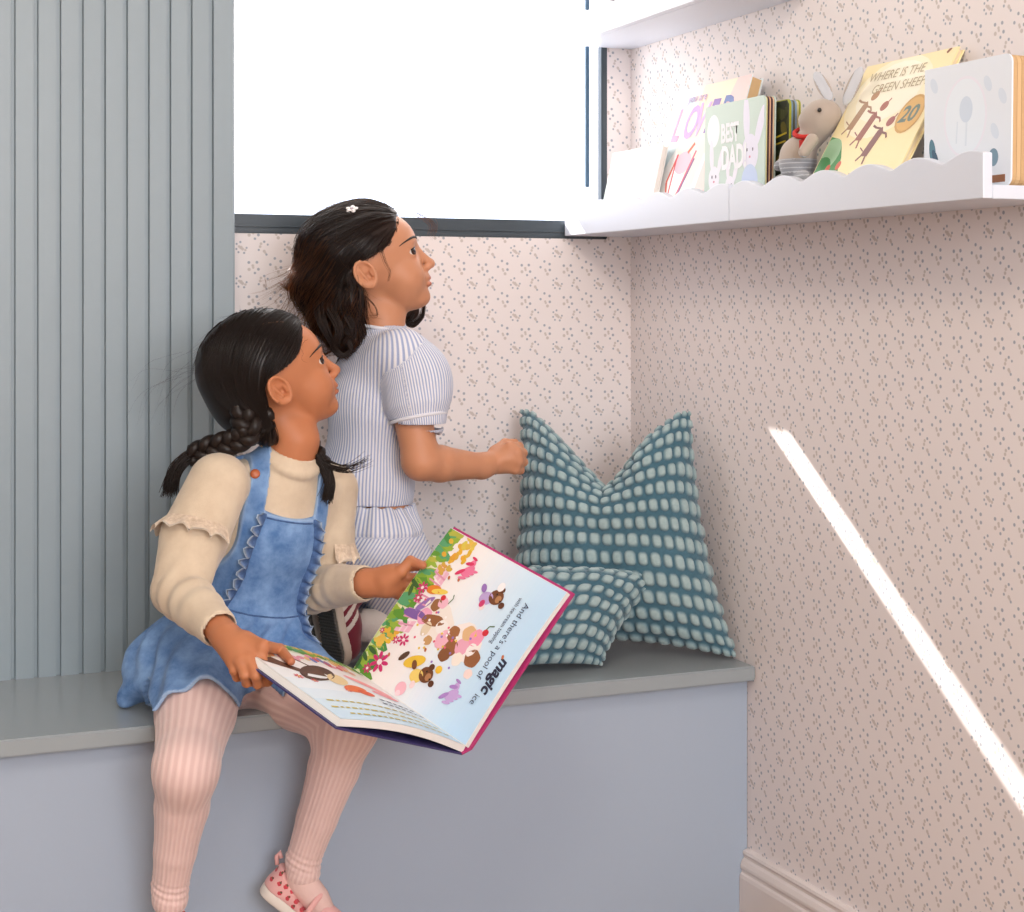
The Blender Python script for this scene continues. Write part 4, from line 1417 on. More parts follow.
def stripe_mat(name, c1, c2, duty=0.0, soft=0.35, rough=0.85, bump=0.4, dist=0.001, sheen=0.2):
    """stripes from the per-point phase pair 'su' (cos, sin)"""
    m, nt, b = nmat(name)
    at = N(nt, 'ShaderNodeAttribute', attribute_name='su')
    w = math_(nt, 'SINE', at.outputs['Fac'])
    mr = N(nt, 'ShaderNodeMapRange'); mr.interpolation_type = 'SMOOTHSTEP'
    mr.inputs[1].default_value = duty - soft; mr.inputs[2].default_value = duty + soft
    L(nt, w, mr.inputs[0])
    L(nt, mix_color(nt, mr.outputs[0], c1, c2), b.inputs['Base Color'])
    b.inputs['Roughness'].default_value = rough
    b.inputs['Sheen Weight'].default_value = sheen
    b.inputs['Specular IOR Level'].default_value = 0.25
    tc = N(nt, 'ShaderNodeTexCoord')
    n2 = N(nt, 'ShaderNodeTexNoise'); n2.inputs['Scale'].default_value = 500
    L(nt, tc.outputs['Object'], n2.inputs['Vector'])
    hsum = math_(nt, 'ADD', math_(nt, 'MULTIPLY', w, 0.5), math_(nt, 'MULTIPLY', n2.outputs['Fac'], 0.6))
    bp = N(nt, 'ShaderNodeBump'); bp.inputs['Strength'].default_value = bump; bp.inputs['Distance'].default_value = dist
    L(nt, hsum, bp.inputs['Height']); L(nt, bp.outputs[0], b.inputs['Normal'])
    return m
def limb_phase(V, a, b, count, ref):
    """unwrapped angle around the axis a-b, times count (stripe phase)"""
    ax = unit(b - a)
    r0 = unit(ref - ax * (ref @ ax)); r1 = np.cross(ax, r0)
    q = V - a
    return np.arctan2(q @ r1, q @ r0) * count
def seg_dist(V, a, b):
    ab = b - a
    t = np.clip(((V - a) @ ab) / (ab @ ab), 0, 1)
    return np.linalg.norm(V - a - t[:, None] * ab, axis=1), t

def hinge_phase(V, segs, lat, count):
    """rib phase that runs straight over a bent knee: angle measured against the hinge axis"""
    best = np.full(len(V), 9.0); su = np.zeros(len(V))
    for a, b in segs:
        d, t = seg_dist(V, a, b)
        ax = a + (b - a) * t[:, None]
        x = np.sum((V - ax) * lat, 1)
        ph = np.arcsin(np.clip(x / (d + 1e-6), -1, 1)) * count
        su = np.where(d < best, ph, su); best = np.minimum(best, d)
    return su
# ================================================================== SEATED GIRL
g1 = thing('person', 'seated girl in a denim pinafore and cream jumper holding the open book', 'person', tuple(C(235, 668, 2.70)))
def girl1():
    SK = skin_mat('warm_brown_skin', srgb(190, 122, 84), srgb(166, 82, 70))
    HAIR = hair_mat('dark_brown_hair', (0.016, 0.010, 0.008, 1), (0.16, 0.06, 0.025, 1), 0.18)
    # ---- joints
    yaw = R_(33)
    fw = -VF * math.cos(yaw) + VR * math.sin(yaw)
    lf = VR * math.cos(yaw) + VF * math.sin(yaw)
    pel = C(232, 655, 2.71)
    nb = C(291, 452, 2.67)               # base of the neck
    up = unit(nb - pel)
    fw = unit(fw - up * (fw @ up)); lf = np.cross(up, fw)
    TH = np.linalg.norm(nb - pel)
    TM = np.stack([lf, fw, up], 1)
    tp = lambda a, f, h: pel + lf * a + fw * f + up * h
    shR, shL = C(214, 486, 2.59), C(336, 490, 2.76)
    elR, wrR = C(179, 590, 2.50), C(221, 631, 2.385)
    elL, wrL = C(312, 588, 2.74), C(367, 583, 2.625)
    hpR, knR, anR = C(204, 664, 2.675), C(186, 768, 2.415), C(170, 886, 2.475)
    hpL, knL, anL = C(258, 664, 2.73), C(349, 722, 2.545), C(303, 860, 2.575)
    # ---- head
    s = .975
    face = unit(VR * math.cos(R_(21)) + VF * math.sin(R_(21)) + VU * math.tan(R_(19.5)))
    hM = frame(face, unit(VU - VR * 0.02))
    ear = C(278.5, 391, 2.60)
    hc = ear - hM @ (np.array([-.020, -.074, -.012]) * s)
    f = Field(np.min([wrR, elR, anR, hc - .13, anL, C(250, 690, 2.27), knR], 0) - .08, np.max([hc, wrL, shL, anL, hpL], 0) + [.12, .10, .14], 0.0021)
    lc = add_head(f, hc, hM, s)
    f.cap(lc(-.030, 0, -.035), nb + up * .02, .036, .0365, .018)
    f.cap(nb + up * .02, nb - up * .03, .037, .045, .015)
    # ---- trunk, arms and legs under the clothes
    f.ell(tp(0, 0, .20), (.068, .045, .080), TM, .02)
    f.ell(tp(0, .005, .06), (.066, .050, .11), TM, .02)
    f.cap(tp(-.06, -.006, .275), tp(.06, -.006, .275), .026, .026, .02)
    f.chain([shR, elR, wrR], [.026, .025, .021], .02)
    f.chain([shL, elL, wrL], [.024, .024, .021], .02)
    f.chain([hpR, knR, knR * .6 + anR * .4 + VF * .010, anR], [.050, .030, .024, .019], .02, kin=.004)
    f.chain([hpL, knL, knL * .6 + anL * .4 + VF * .014, anL], [.050, .030, .024, .019], .02, kin=.004)
    # ---- right hand: back of the hand up, fingers curled round the page edge, thumb on the page
    r = .0066
    kn = [C(260.5, 655, 2.335), C(249.5, 659.5, 2.325), C(240, 661.5, 2.325), C(232, 661.5, 2.335)]
    pm = C(240, 647, 2.355)
    for i, k in enumerate(kn):
        w0 = wrR + (k - wrR) * .25
        f.cap(w0, k, .0150 if i in (0, 3) else .0165, r * 1.32, .012)
    f.ell(pm, (.024, .022, .017), frame(kn[1] - wrR, VU), .014)
    tips = [(266, 672, 2.315, 267.5, 682, 2.325, 273, 679, 2.345), (255.5, 676, 2.305, 257.5, 684.5, 2.315, 266, 682, 2.338),
            (244.5, 675.5, 2.31, 246.5, 683, 2.32, 256, 682, 2.343), (234.5, 670.5, 2.325, 237, 677, 2.333, 245, 678, 2.35)]
    for k, tq in zip(kn, tips):
        a, b, c = C(*tq[0:3]), C(*tq[3:6]), C(*tq[6:9])
        f.cap(k, a, r * 1.25, r * 1.08, .004); f.cap(a, b, r * 1.06, r * .98, .003); f.cap(b, c, r * .96, r * .86, .003)
    t1, t2, t3 = C(263, 646, 2.335), onplane(275.5, 658, MBk, .014), onplane(287, 669.5, MBk, .0125)
    f.cap(C(246, 641, 2.355), t1, .013, .0090, .010); f.cap(t1, t2, .0088, .0076, .004); f.cap(t2, t3, .0076, .0064, .003)
    # ---- left hand: thumb on the page front, fingers behind it
    pl = C(389, 581, 2.615)
    f.ell(pl, (.027, .014, .024), frame(C(405, 577, 2.62) - wrL, VU), .014)
    f.cap(wrL, C(385, 585, 2.615), .020, .019, .01)
    f.cap(wrL, C(392, 574, 2.61), .017, .014, .01)
    a1, a2, a3 = C(401, 571.5, 2.598), onplane(416, 565.5, MA, .0165), onplane(427, 569, MA, .0130)
    f.cap(C(386, 580, 2.605), a1, .0135, .0095, .010); f.cap(a1, a2, .0094, .0080, .004); f.cap(a2, a3, .0078, .0066, .003)
    for i, (x, y, x2, y2, x3, y3) in enumerate(((397, 569, 411, 560, 424, 556.5), (403, 577, 420, 572, 434, 571), (402, 586, 420, 584, 434, 585), (398, 594, 413, 595, 425, 597))):
        k0 = C(x, y, 2.622); k1 = onplane(x2, y2, MA, -.022); k2 = onplane(x3, y3, MA, -.023)
        f.cap(pl, k0, .012, r * 1.2, .008); f.cap(k0, k1, r * 1.2, r * 1.05, .004); f.cap(k1, k2, r * 1.05, r * .9, .003)
    V, F = f.mesh()
    tint = lips_tint(V, lc, hc, hM, s)
    for tip in (t3, a3):
        tint = np.maximum(tint, .35 * np.clip(1 - np.linalg.norm(V - tip, axis=1) / .014, 0, 1))
    mesh_np('body', V, F, SK, g1, True, {'tint': tint})
    face_parts(g1, f, lc, hc, hM, s, (1, -.65, .10), ink(34, 22, 18, .6))
    # thumb nails
    es = lc(-.0135, -.0795, -.0345)
    MB().ell(es, (.0021,) * 3).build('earring', paint('silver_stud', srgb(200, 200, 196), .2), g1, True)

    # ---- jumper
    CR = cloth_mat('cream_jersey', srgb(216, 198, 174), srgb(202, 182, 158), srgb(226, 210, 190), .95, 20, .25, 700, .3)
    lo_ = np.min([wrR, elR, hpR, pel, knR, C(110, 720, 2.62)], 0) - [.08, .07, .07]
    hi_ = np.max([nb, wrL, shL, hpL, knL], 0) + .085
    j = Field(lo_, hi_, 0.0027)
    j.ell(tp(0, 0, .20), (.098, .074, .11), TM)
    j.ell(tp(0, 0, .08), (.092, .074, .10), TM, .03)
    j.cap(tp(-.062, -.008, .290), tp(.062, -.008, .290), .036, .036, .04)
    j.cap(tp(0, -.004, .275), nb - up * .020, .052, .048, .03)
    ruffle_field(j, .0022, 75, 4)
    JT = j.F.copy()
    j.chain([shR + up * .004 + VR * .006, shR * .5 + elR * .5 - VR * .004, elR, elR * .45 + wrR * .55, wrR * .88 + elR * .12], [.048, .052, .041, .034, .028], .016, kin=.005)
    j.chain([shL - lf * .008, shL * .5 + elL * .5, elL, elL * .45 + wrL * .55, wrL * .90 + elL * .10], [.044, .048, .041, .033, .0285], .016, kin=.005)
    # creases: pushed-up sleeve rings and soft folds
    for a, b, e0 in ((elR, wrR, .0), (elL, wrL, .2)):
        sl, P = j.block(np.minimum(a, b) - .07, np.maximum(a, b) + .07)
        d = unit(b - a)
        t = ((P[0] - a[0]) * d[0] + (P[1] - a[1]) * d[1] + (P[2] - a[2]) * d[2])
        tilt = P[2] * 30
        j.F[sl] += (np.sin(t * 190 + tilt) * .0022 * np.exp(-((t - .03) / .04) ** 2)).astype(np.float32)
    for a, b in ((elR, wrR), (elL, wrL)):          # flat cuffs
        d = unit(b - a)
        j.cap(b - d * .034, b - d * .014, .0295, .0285, .003)
        j.cap(b - d * .012, b + d * .05, .0245, .0245, .002, 'sub')
    # neck opening and ribbed collar
    ncol = nb + up * .012 + fw * .002
    j.cap(nb + up * .024 + fw * .004, nb + up * .09, .044, .046, .004, 'sub')
    for i in range(24):
        a0, a1_ = 2 * math.pi * i / 24, 2 * math.pi * (i + 1) / 24
        pt = lambda a: nb + lf * math.cos(a) * .0440 + fw * (math.sin(a) * .0440 + .003) + up * (-.004 - .017 * math.sin(a))
        j.cap(pt(a0), pt(a1_), .0075, .0075, .007)
    V, F = j.mesh()
    mesh_np('jumper', V, F, CR, g1, True, {'tint': np.zeros(len(V))})
    # lace frills round the upper sleeves
    LACE = cloth_mat('cream_lace', srgb(226, 206, 184), srgb(196, 172, 148), srgb(236, 220, 200), .95, 160, .8, 260, .2)
    for sh, el, a0, a1_, tpos in ((shR, elR, 42, 245, .37), (shL, elL, -80, 42, .46)):
        ax = unit(el - sh)
        o = sh + (el - sh) * tpos
        r0 = unit(VR - ax * (VR @ ax)); r1 = np.cross(ax, r0)
        if r1 @ (CAMP - o) < 0: r1 = -r1
        ang_ = np.radians(np.linspace(a0 - 20, a1_ + 20, 130))
        dirs = np.outer(np.cos(ang_), r0) + np.outer(np.sin(ang_), r1)
        # seam dips lower in front
        base = j.cast(o + np.outer(np.sin(ang_), ax) * .010 , dirs, .10, 160)
        ribbon(base - dirs * .002, dirs * .55, .030, 6, .0075, 260, LACE, 'sleeve_frill', g1, True, ax * .9)

    # ---- denim pinafore
    DN = cloth_mat('washed_denim', srgb(128, 162, 206), srgb(78, 116, 168), srgb(178, 202, 230), .85, 26, .5, 900, .1)
    DS = cloth_mat('dark_denim_seam', srgb(84, 114, 160), srgb(58, 84, 128), srgb(186, 204, 226), .85, 120, .4, 900, .1)
    p = Field(lo_, hi_, 0.0027)
    p.F = JT - .0058
    sl, P = p.block(p.lo, p.lo + p.h * p.n)
    BW = lambda h: .074 - .08 * np.clip(h - .26, 0, 1) + .045 * np.clip((.22 - h) / .11, 0, 1) ** 2 + .6 * np.clip((.118 - h) / .05, 0, 1)
    NK = .262
    Q = [P[i] - pel[i] for i in range(3)]
    a_ = Q[0] * lf[0] + Q[1] * lf[1] + Q[2] * lf[2]
    f_ = Q[0] * fw[0] + Q[1] * fw[1] + Q[2] * fw[2]
    h_ = Q[0] * up[0] + Q[1] * up[1] + Q[2] * up[2]
    # bib outline: narrow at the top, armholes curving out to the waist, straps over the shoulders
    w = BW(h_)
    bib = np.maximum(np.abs(a_) - w, -.003 - (f_ + 0 * h_) * .0)
    neck = np.maximum(np.abs(a_) - (.044 + .0 * h_), (NK + 0.10 * a_ * a_ / .044) - h_)      # negative inside the scoop
    bib = np.maximum(bib, -neck)
    # the back panel stays low
    bib = np.where(f_ < -.02, np.maximum(np.abs(a_) - .085, h_ - .36), bib)
    bib = np.maximum(bib, -.02 - (h_ - .06))
    p.F[sl] = np.maximum(p.F[sl], bib.astype(np.float32))
    del bib, neck, w
    # skirt over the hips and thighs
    k_ = Field.__new__(Field); k_.__dict__.update(p.__dict__); k_.F = np.full(p.n, 1.0, np.float32)
    k_.ell(tp(0, .0, .075), (.104, .084, .075), TM)
    k_.ell(tp(-.01, .0, -.005), (.128, .105, .075), TM, .04)
    k_.chain([hpR + VU * .004, hpR * .30 + knR * .70], [.086, .068], .03)
    k_.chain([hpL + VU * .004, hpL * .30 + knL * .70], [.083, .064], .03)
    k_.cap(hpR - lf * .03 - VU * .01, hpR - lf * .075 + fw * .03 - VU * .04, .060, .030, .04)
    k_.cap(C(150, 668, 2.66), C(126, 703, 2.64), .040, .014, .035)
    k_.cap((hpR + hpL) / 2 + VU * .01, (hpR + hpL) * .36 + (knR + knL) * .14 + VU * .016, .062, .050, .03)
    k_.F += wob(P, .0050, 52, 9).astype(np.float32)
    # gathers from the waist seam
    ang2 = np.arctan2(a_, f_)
    k_.F += (.0035 * np.sin(ang2 * 17 + 3 * np.sin(h_ * 40)) * np.clip((.11 - h_) / .05, 0, 1)).astype(np.float32)
    # hem: front edge across the thighs, open underneath
    td = unit((knR - hpR) / np.linalg.norm(knR - hpR) + (knL - hpL) / np.linalg.norm(knL - hpL))
    tu = unit(np.cross(td, np.cross(VU, td)))
    hx = unit(np.cross(tu, td))
    hmid = (hpR + hpL) / 2
    def hem(X0_, X1_, X2_):
        qx = [X0_ - hmid[0], X1_ - hmid[1], X2_ - hmid[2]]
        along = qx[0] * td[0] + qx[1] * td[1] + qx[2] * td[2]
        upw = qx[0] * tu[0] + qx[1] * tu[1] + qx[2] * tu[2]
        lat = qx[0] * hx[0] + qx[1] * hx[1] + qx[2] * hx[2]
        d1 = along - (.165 + .0035 * np.sin(lat * 95))
        d2 = np.where(along > .05, .020 + .006 * np.sin(lat * 60), -.030 - .05 * np.clip((.05 - along) / .05, 0, 1)) - upw
        return np.maximum(d1, d2)
    along_ = (P[0] - hmid[0]) * td[0] + (P[1] - hmid[1]) * td[1] + (P[2] - hmid[2]) * td[2]
    k_.F = np.where(along_ > .07, np.maximum(k_.F, -(k_.F + .0070)), k_.F).astype(np.float32)   # hollow: cloth, not a block
    hd = -hem(P[0], P[1], P[2])
    k_.F = np.maximum(k_.F, -hd.astype(np.float32))
    bench_d = (ZB + .0025) - P[2]
    k_.F = np.where(P[1] > YF, np.maximum(k_.F, bench_d.astype(np.float32)), k_.F)
    kk = .006
    hh = np.maximum(kk - np.abs(p.F - k_.F), 0) / kk
    p.F = np.minimum(p.F, k_.F) - hh * hh * kk * .25
    V, F = p.mesh()
    q = (V - pel)
    a2, f2, h2 = q @ lf, q @ fw, q @ up
    hdv = hem(V[:, 0], V[:, 1], V[:, 2])
    bsurf = h2 > .11
    wv = BW(h2)
    edge = np.where(bsurf & (f2 > -.02), np.abs(np.abs(a2) - wv), 1)
    edge = np.minimum(edge, np.where(bsurf & (np.abs(a2) < .05), np.abs(h2 - NK), 1))
    edge = np.minimum(edge, np.where(bsurf & (h2 > NK), np.abs(np.abs(a2) - .044), 1))
    tint = np.clip(1.15 - edge / .0032, 0, 1) * .55
    tint = np.maximum(tint, .7 * np.clip(1.2 - np.abs(hdv) / .0016, 0, 1) * (h2 < .1))
    pin = mesh_np('pinafore', V, F, DN, g1, True, {'tint': tint})
    # seam lines along waist and bib edge
    def onp(a, h, fr=True, lift=0.0):
        P0 = np.array([tp(aa, 0.0, hh_) for aa, hh_ in zip(np.atleast_1d(a), np.atleast_1d(h))])
        D0 = fw if fr else -fw
        # radial direction for points near the side
        dirs = np.array([unit(fw * math.cos(min(1.35, abs(aa) / .085)) + lf * math.sin(math.copysign(min(1.35, abs(aa) / .085), aa))) for aa in np.atleast_1d(a)])
        base = np.array([tp(0, -.01, hh_) for hh_ in np.atleast_1d(h)])
        X = p.cast(base, dirs, .16, 220)
        return X + dirs * lift, dirs
    n = 80
    tt = np.linspace(0, 1, n)
    # ruffles: from each strap down the bib, drifting to the sides at the waist
    for sg in (-1, 1):
        aa = sg * (.042 + .008 * np.sin(tt * 3) + (.030 if sg < 0 else .022) * np.clip((tt - .55) / .45, 0, 1) ** 1.5)
        hh3 = .285 - .215 * tt
        X, nr = onp(aa, hh3)
        ribbon(X - nr * .002, nr, .0135, 5, .0062, 340, DS, 'bib_ruffle', g1, True, lf * sg * .55)
    X, nr = onp(np.linspace(-.10, .10, 60), np.full(60, .102))
    MB().tube([tuple(x) for x in X], .0016, 6).build('waist_seam', DS, pin, True)
    X, nr = onp(np.linspace(-.043, .043, 30), np.full(30, .2575))
    MB().tube([tuple(x) for x in X], .0015, 6).build('neckline_seam', DS, pin, True)
    # copper buttons on the strap ends
    bd_ = unit(fw * .75 + up * .45 - lf * .1)
    X = p.cast(np.array([tp(-.058, -.02, .285)]), bd_, .14, 260)[0]
    bn = p.normal(X[None])[0]
    MB().ell(X + bn * .002, (.0030, .0078, .0078), Matrix(frame(bn, up).tolist())).build('button', paint('copper_button', srgb(176, 92, 52), .35), pin, True)

    # ---- tights
    TI = stripe_mat('ribbed_pink_tights', srgb(222, 188, 182), srgb(234, 204, 197), 0.1, .9, .9, .5, .0012, .4)
    k = Field(np.min([anR, anL, hpR, knR], 0) - .09, np.max([hpL, knL], 0) + .09, 0.0026)
    for hp_, kn_, an_, cf in ((hpR, knR, anR, -VF * .006), (hpL, knL, anL, VF * .012 - VR * .004)):
        k.chain([hp_, hp_ * .5 + kn_ * .5, hp_ * .2 + kn_ * .8, kn_], [.070, .062, .0505, .0440], .02, kin=.004)
        k.chain([kn_, kn_ * .66 + an_ * .34 + VF * .010, kn_ * .3 + an_ * .7 + VF * .004, an_, an_ - VU * .018], [.0420, .0400, .0315, .0265, .0272], .028, kin=.005)
    k.ell(pel - VU * .03, (.09, .085, .07), None, .03)
    for a, b in ((anR, knR), (anL, knL)):      # gathered at the ankle
        sl, P = k.block(a - .05, a + .06)
        d = unit(b - a)
        t = (P[0] - a[0]) * d[0] + (P[1] - a[1]) * d[1] + (P[2] - a[2]) * d[2]
        k.F[sl] += (.0014 * np.sin(t * 620 + P[0] * 60) * np.exp(-((t - .004) / .016) ** 2)).astype(np.float32)
    kb = Field.__new__(Field); kb.__dict__.update(k.__dict__)
    V, F = k.mesh()
    latR = unit(np.cross(knR - hpR, anR - knR)); latL = unit(np.cross(knL - hpL, anL - knL))
    dR_ = np.minimum(seg_dist(V, hpR, knR)[0], seg_dist(V, knR, anR)[0]); dL_ = np.minimum(seg_dist(V, hpL, knL)[0], seg_dist(V, knL, anL)[0])
    su = np.where(dR_ < dL_, hinge_phase(V, [(hpR, knR), (knR, anR - (knR - anR) * .2)], latR, 26), hinge_phase(V, [(hpL, knL), (knL, anL - (knL - anL) * .2)], latL, 26))
    mesh_np('tights', V, F, TI, g1, True, {'su': su})

    # ---- shoes
    PINK = attr_mat('strawberry_canvas', [(0, srgb(226, 172, 168)), (.3, srgb(226, 172, 168)), (.36, srgb(200, 62, 74)), (.66, srgb(200, 62, 74)), (.7, srgb(86, 84, 62)), (1, srgb(86, 84, 62))], rough=.85, sheen=.2)
    RUB = paint('cream_rubber_sole', srgb(226, 216, 206), .6, .1, 300)
    def shoe(heel, toe_dir, upv, Lh):
        fM = frame(toe_dir, upv)
        gp = lambda x, y, z: heel + fM @ np.array([x, y, z])
        s_ = Field(heel - .22, heel + .22, .0018)
        for a, b, ra, rb in ((.028, .07, .0265, .0255), (.07, Lh - .032, .0255, .031)):
            s_.cap(gp(a, 0, .008), gp(b, 0, .008), ra, rb, .004)
        sl, P = s_.block(s_.lo, s_.lo + s_.h * s_.n)
        zz = sum((P[i] - heel[i]) * fM[i, 2] for i in range(3))
        s_.F = np.maximum(s_.F, np.abs(zz - .008) - .008).astype(np.float32)
        V, F = s_.mesh()
        so = mesh_np('shoe', relax(V, F, 1), F, RUB, g1, True)
        so.name = 'shoe'
        u = Field(heel - .22, heel + .22, .0015)
        u.cap(gp(.028, 0, .020), gp(.032, 0, .050), .0260, .0245, .004)
        u.cap(gp(.030, 0, .022), gp(.075, 0, .026), .0250, .0260, .006)
        u.cap(gp(.075, 0, .024), gp(Lh - .033, 0, .020), .0260, .0275, .01)
        zz = sum((P_[i] - heel[i]) * fM[i, 2] for i in range(3)) if False else None
        sl, P = u.block(u.lo, u.lo + u.h * u.n)
        X_ = sum((P[i] - heel[i]) * fM[i, 0] for i in range(3)); Z_ = sum((P[i] - heel[i]) * fM[i, 2] for i in range(3))
        u.F = np.maximum(u.F, (.0155 - Z_)).astype(np.float32)
        rim = .052 - .030 * np.clip((X_ - .02) / .06, 0, 1) ** .8
        open_ = np.maximum(rim - Z_, np.maximum(.004 - X_, X_ - .104))
        u.F = np.maximum(u.F, -np.maximum(open_, -1)).astype(np.float32)
        V, F = u.mesh()
        q = (V - heel) @ fM
        tint = np.full(len(V), .1)
        rr_ = np.random.default_rng(2)
        for side in (-1, 1):
            for (bx, bz) in ((.008, .044), (.020, .046), (.012, .030), (.027, .034), (.038, .036), (.050, .036), (.036, .023), (.050, .024), (.064, .028), (.064, .019), (.078, .024), (.092, .024), (.10, .034), (.112, .026), (.12, .034)):
                d2 = np.hypot(q[:, 0] - bx, q[:, 2] - bz)
                m_ = (d2 < .0036) & (q[:, 1] * side > 0)
                tint[m_] = .5
                m2 = (np.hypot(q[:, 0] - bx - .001, q[:, 2] - bz - .0030) < .0018) & (q[:, 1] * side > 0)
                tint[m2] = .9
        mesh_np('upper', V, F, PINK, so, True, {'tint': tint})
        # ankle strap, pull tab
        arc = [gp(.088, -.0275 * math.cos(a), .022 + .034 * math.sin(a)) for a in np.linspace(0, math.pi, 13)]
        plain = paint('pink_canvas', srgb(226, 172, 168), .85, .2, 500)
        mb = MB().tube(arc, .0048, 8)
        mb.build('strap', plain, so, True)
        MB().tube([gp(.004, 0, .046), gp(-.004, 0, .056), gp(-.003, 0, .064), gp(.004, 0, .058)], .0036, 8).build('pull_tab', plain, so, True)
        # foot in tights inside the shoe
        ft = MB().tube([gp(.034, 0, .045), gp(.060, 0, .046), gp(.085, 0, .040), gp(.108, 0, .030)], [.023, .023, .0215, .018], 14)
        ft.build('stocking_foot', TIP, g1, True)
    TIP = paint('pink_tights_plain', srgb(226, 192, 184), .9, .4, 500)
    dL = unit(VR * .80 - VU * .52 - VF * .22)
    shoe(C(259, 888, 2.585), dL, unit(VU + VR * .65), .160)
    dR = unit(-VF * .80 + VR * .20 - VU * .36)
    shoe(C(168, 931, 2.508) + VF * .01, dR, VU, .160)

    # ---- hair: smooth cap, centre parting, two plaits
    hf = Field(hc - .16, hc + .16, .0024)
    E = lambda c, r, k, mode='add': hf.ell(lc(*c), np.array(r) * s, hM, k * s, mode)
    E((-.021, 0, .031), (.106, .084, .091), 0)
    E((-.060, -.020, -.020), (.050, .050, .055), .03)
    E((-.060, .020, -.020), (.050, .050, .055), .03)
    E((-.052, -.040, -.062), (.026, .024, .034), .02)
    E((-.052, .040, -.062), (.026, .024, .034), .02)
    sl, P = hf.block(hf.lo, hf.lo + hf.h * hf.n)
    ql = [sum((P[i] - hc[i]) * hM[i, a] for i in range(3)) / s for a in range(3)]
    zz = ql[2]
    hl = np.interp(zz.ravel(), [-.12, -.055, -.040, .004, .013, .022, .034, .060, .082, .12], [-.044, -.044, -.046, -.044, -.030, .010, .034, .052, .064, .074]).reshape(zz.shape)
    hf.F = np.maximum(hf.F, ((ql[0] - hl) * s * .8).astype(np.float32))
    V, F = hf.mesh()
    cap = mesh_np('hair', relax(V, F, 2), F, HAIR, g1, True)
    qv = ((V - hc) @ hM) / s
    roots = [lc(-.050, -.050, -.060), lc(-.050, .050, -.060)]
    def dirfn(P, t):
        q = ((P - hc) @ hM) / s
        tgt = np.where((q[:, 1:2] < .0), roots[0], roots[1])
        d = tgt - P
        d /= np.linalg.norm(d, axis=1, keepdims=True) + 1e-9
        back = -hM[:, 0] * .6 + np.where(q[:, 1:2] < 0, -1, 1) * hM[:, 1] * np.clip(.030 - np.abs(q[:, 1:2]), 0, .03) / .03 * .9
        return d + back * np.clip((q[:, 2:3]) / .06, 0, 1)
    okm = (np.abs(qv[:, 1]) > .003) & (qv[:, 0] > -.10)
    seeds = pick(V, F, 1500, okm, 3)
    r4 = np.random.default_rng(5)
    paths = flow(hf, seeds, dirfn, 14, .0085, r4.random(1500) * .0022 + .0002, .002, 6)
    V2, F2 = tubes(paths, .0007, .4, 3)
    mesh_np('hair_strands', V2, F2, HAIR, cap, True)
    # wisps round the hairline and crown
    seeds = pick(V, F, 150, (qv[:, 0] > .0) | (qv[:, 2] > .07), 8)
    wd = r4.normal(size=(150, 3)) * .5
    wisps = flow(hf, seeds, lambda P, t: dirfn(P, t) * .7 + wd, 11, .0055, .001, .022, 9)
    V2, F2 = tubes(wisps, .00028, .3, 3)
    mesh_np('loose_wisps', V2, F2, HAIR, cap, True)
    seeds = np.repeat(hf.cast(np.array([lc(.0, 0, .02)]), unit(-hM[:, 0] * .9 + hM[:, 2] * .35), .2, 200), 16, 0) + r4.normal(size=(16, 3)) * .02
    P9 = []
    for sd9 in seeds:
        e = sd9 + (-VR * (.05 + .04 * r4.random()) - VU * (.01 + .09 * r4.random()) + VF * r4.normal() * .02)
        P9.append(spline([sd9, sd9 * .5 + e * .5 - VR * .015 + VU * .012, e], 12))
    V2, F2 = tubes(np.array(P9), .00013, .3, 3)
    mesh_np('loose_wisps', V2, F2, HAIR, cap, True)
    # parting: a thin line of scalp
    base = [lc(x, -.026, .04) for x in np.linspace(.030, -.010, 14)]
    ptx = hf.cast(np.array(base), unit(hM[:, 2] - hM[:, 1] * .55), .15, 300)
    MB().tube([tuple(x) for x in ptx], [.0004] + [.0012] * 12 + [.0004], 6).build('parting', paint('scalp', srgb(120, 84, 64), .7), cap, True)
    # plaits
    pR = [lc(-.050, -.052, -.052), C(243, 412, 2.60), C(249, 430, 2.595), C(235, 441, 2.60), C(212, 447, 2.605), C(190, 456, 2.61)]
    braid(pR, .0185, 3.2, HAIR, 'plait', cap, .70)
    braid([lc(-.050, .050, -.055), C(300, 432, 2.72), C(312, 447, 2.69), C(324, 466, 2.665)], .0150, 2.2, HAIR, 'plait', cap, .70)
    def tuft(path, n, spread0, spread1, rad, name):
        P0 = spline(path, 14)
        S = []
        for _ in range(n):
            o0 = r4.normal(size=3); o0 /= np.linalg.norm(o0)
            rr2 = r4.random() ** .5
            o1 = r4.normal(size=3) * .35
            tl = np.linspace(0, 1, 14)[:, None]
            S.append(P0 + (o0 * rr2) * (spread0 * (1 - tl) + spread1 * tl * (1 - .35 * tl)) + o1 * spread1 * tl ** 2)
        V2, F2 = tubes(np.array(S), rad, .35, 4)
        return mesh_np(name, V2, F2, HAIR, cap, True)
    tuft([C(196, 453, 2.61), C(184, 460, 2.605), C(174, 472, 2.60), C(169, 491, 2.60)], 150, .010, .013, .0011, 'pigtail_end')
    tuft([C(320, 458, 2.665), C(327, 472, 2.66), C(330, 486, 2.655), C(327, 500, 2.655)], 120, .010, .010, .0011, 'pigtail_end')
    tuft([C(324, 462, 2.66), C(336, 468, 2.66), C(349, 469, 2.66), C(366, 461, 2.66)], 34, .008, .013, .0007, 'pigtail_end')
girl1()
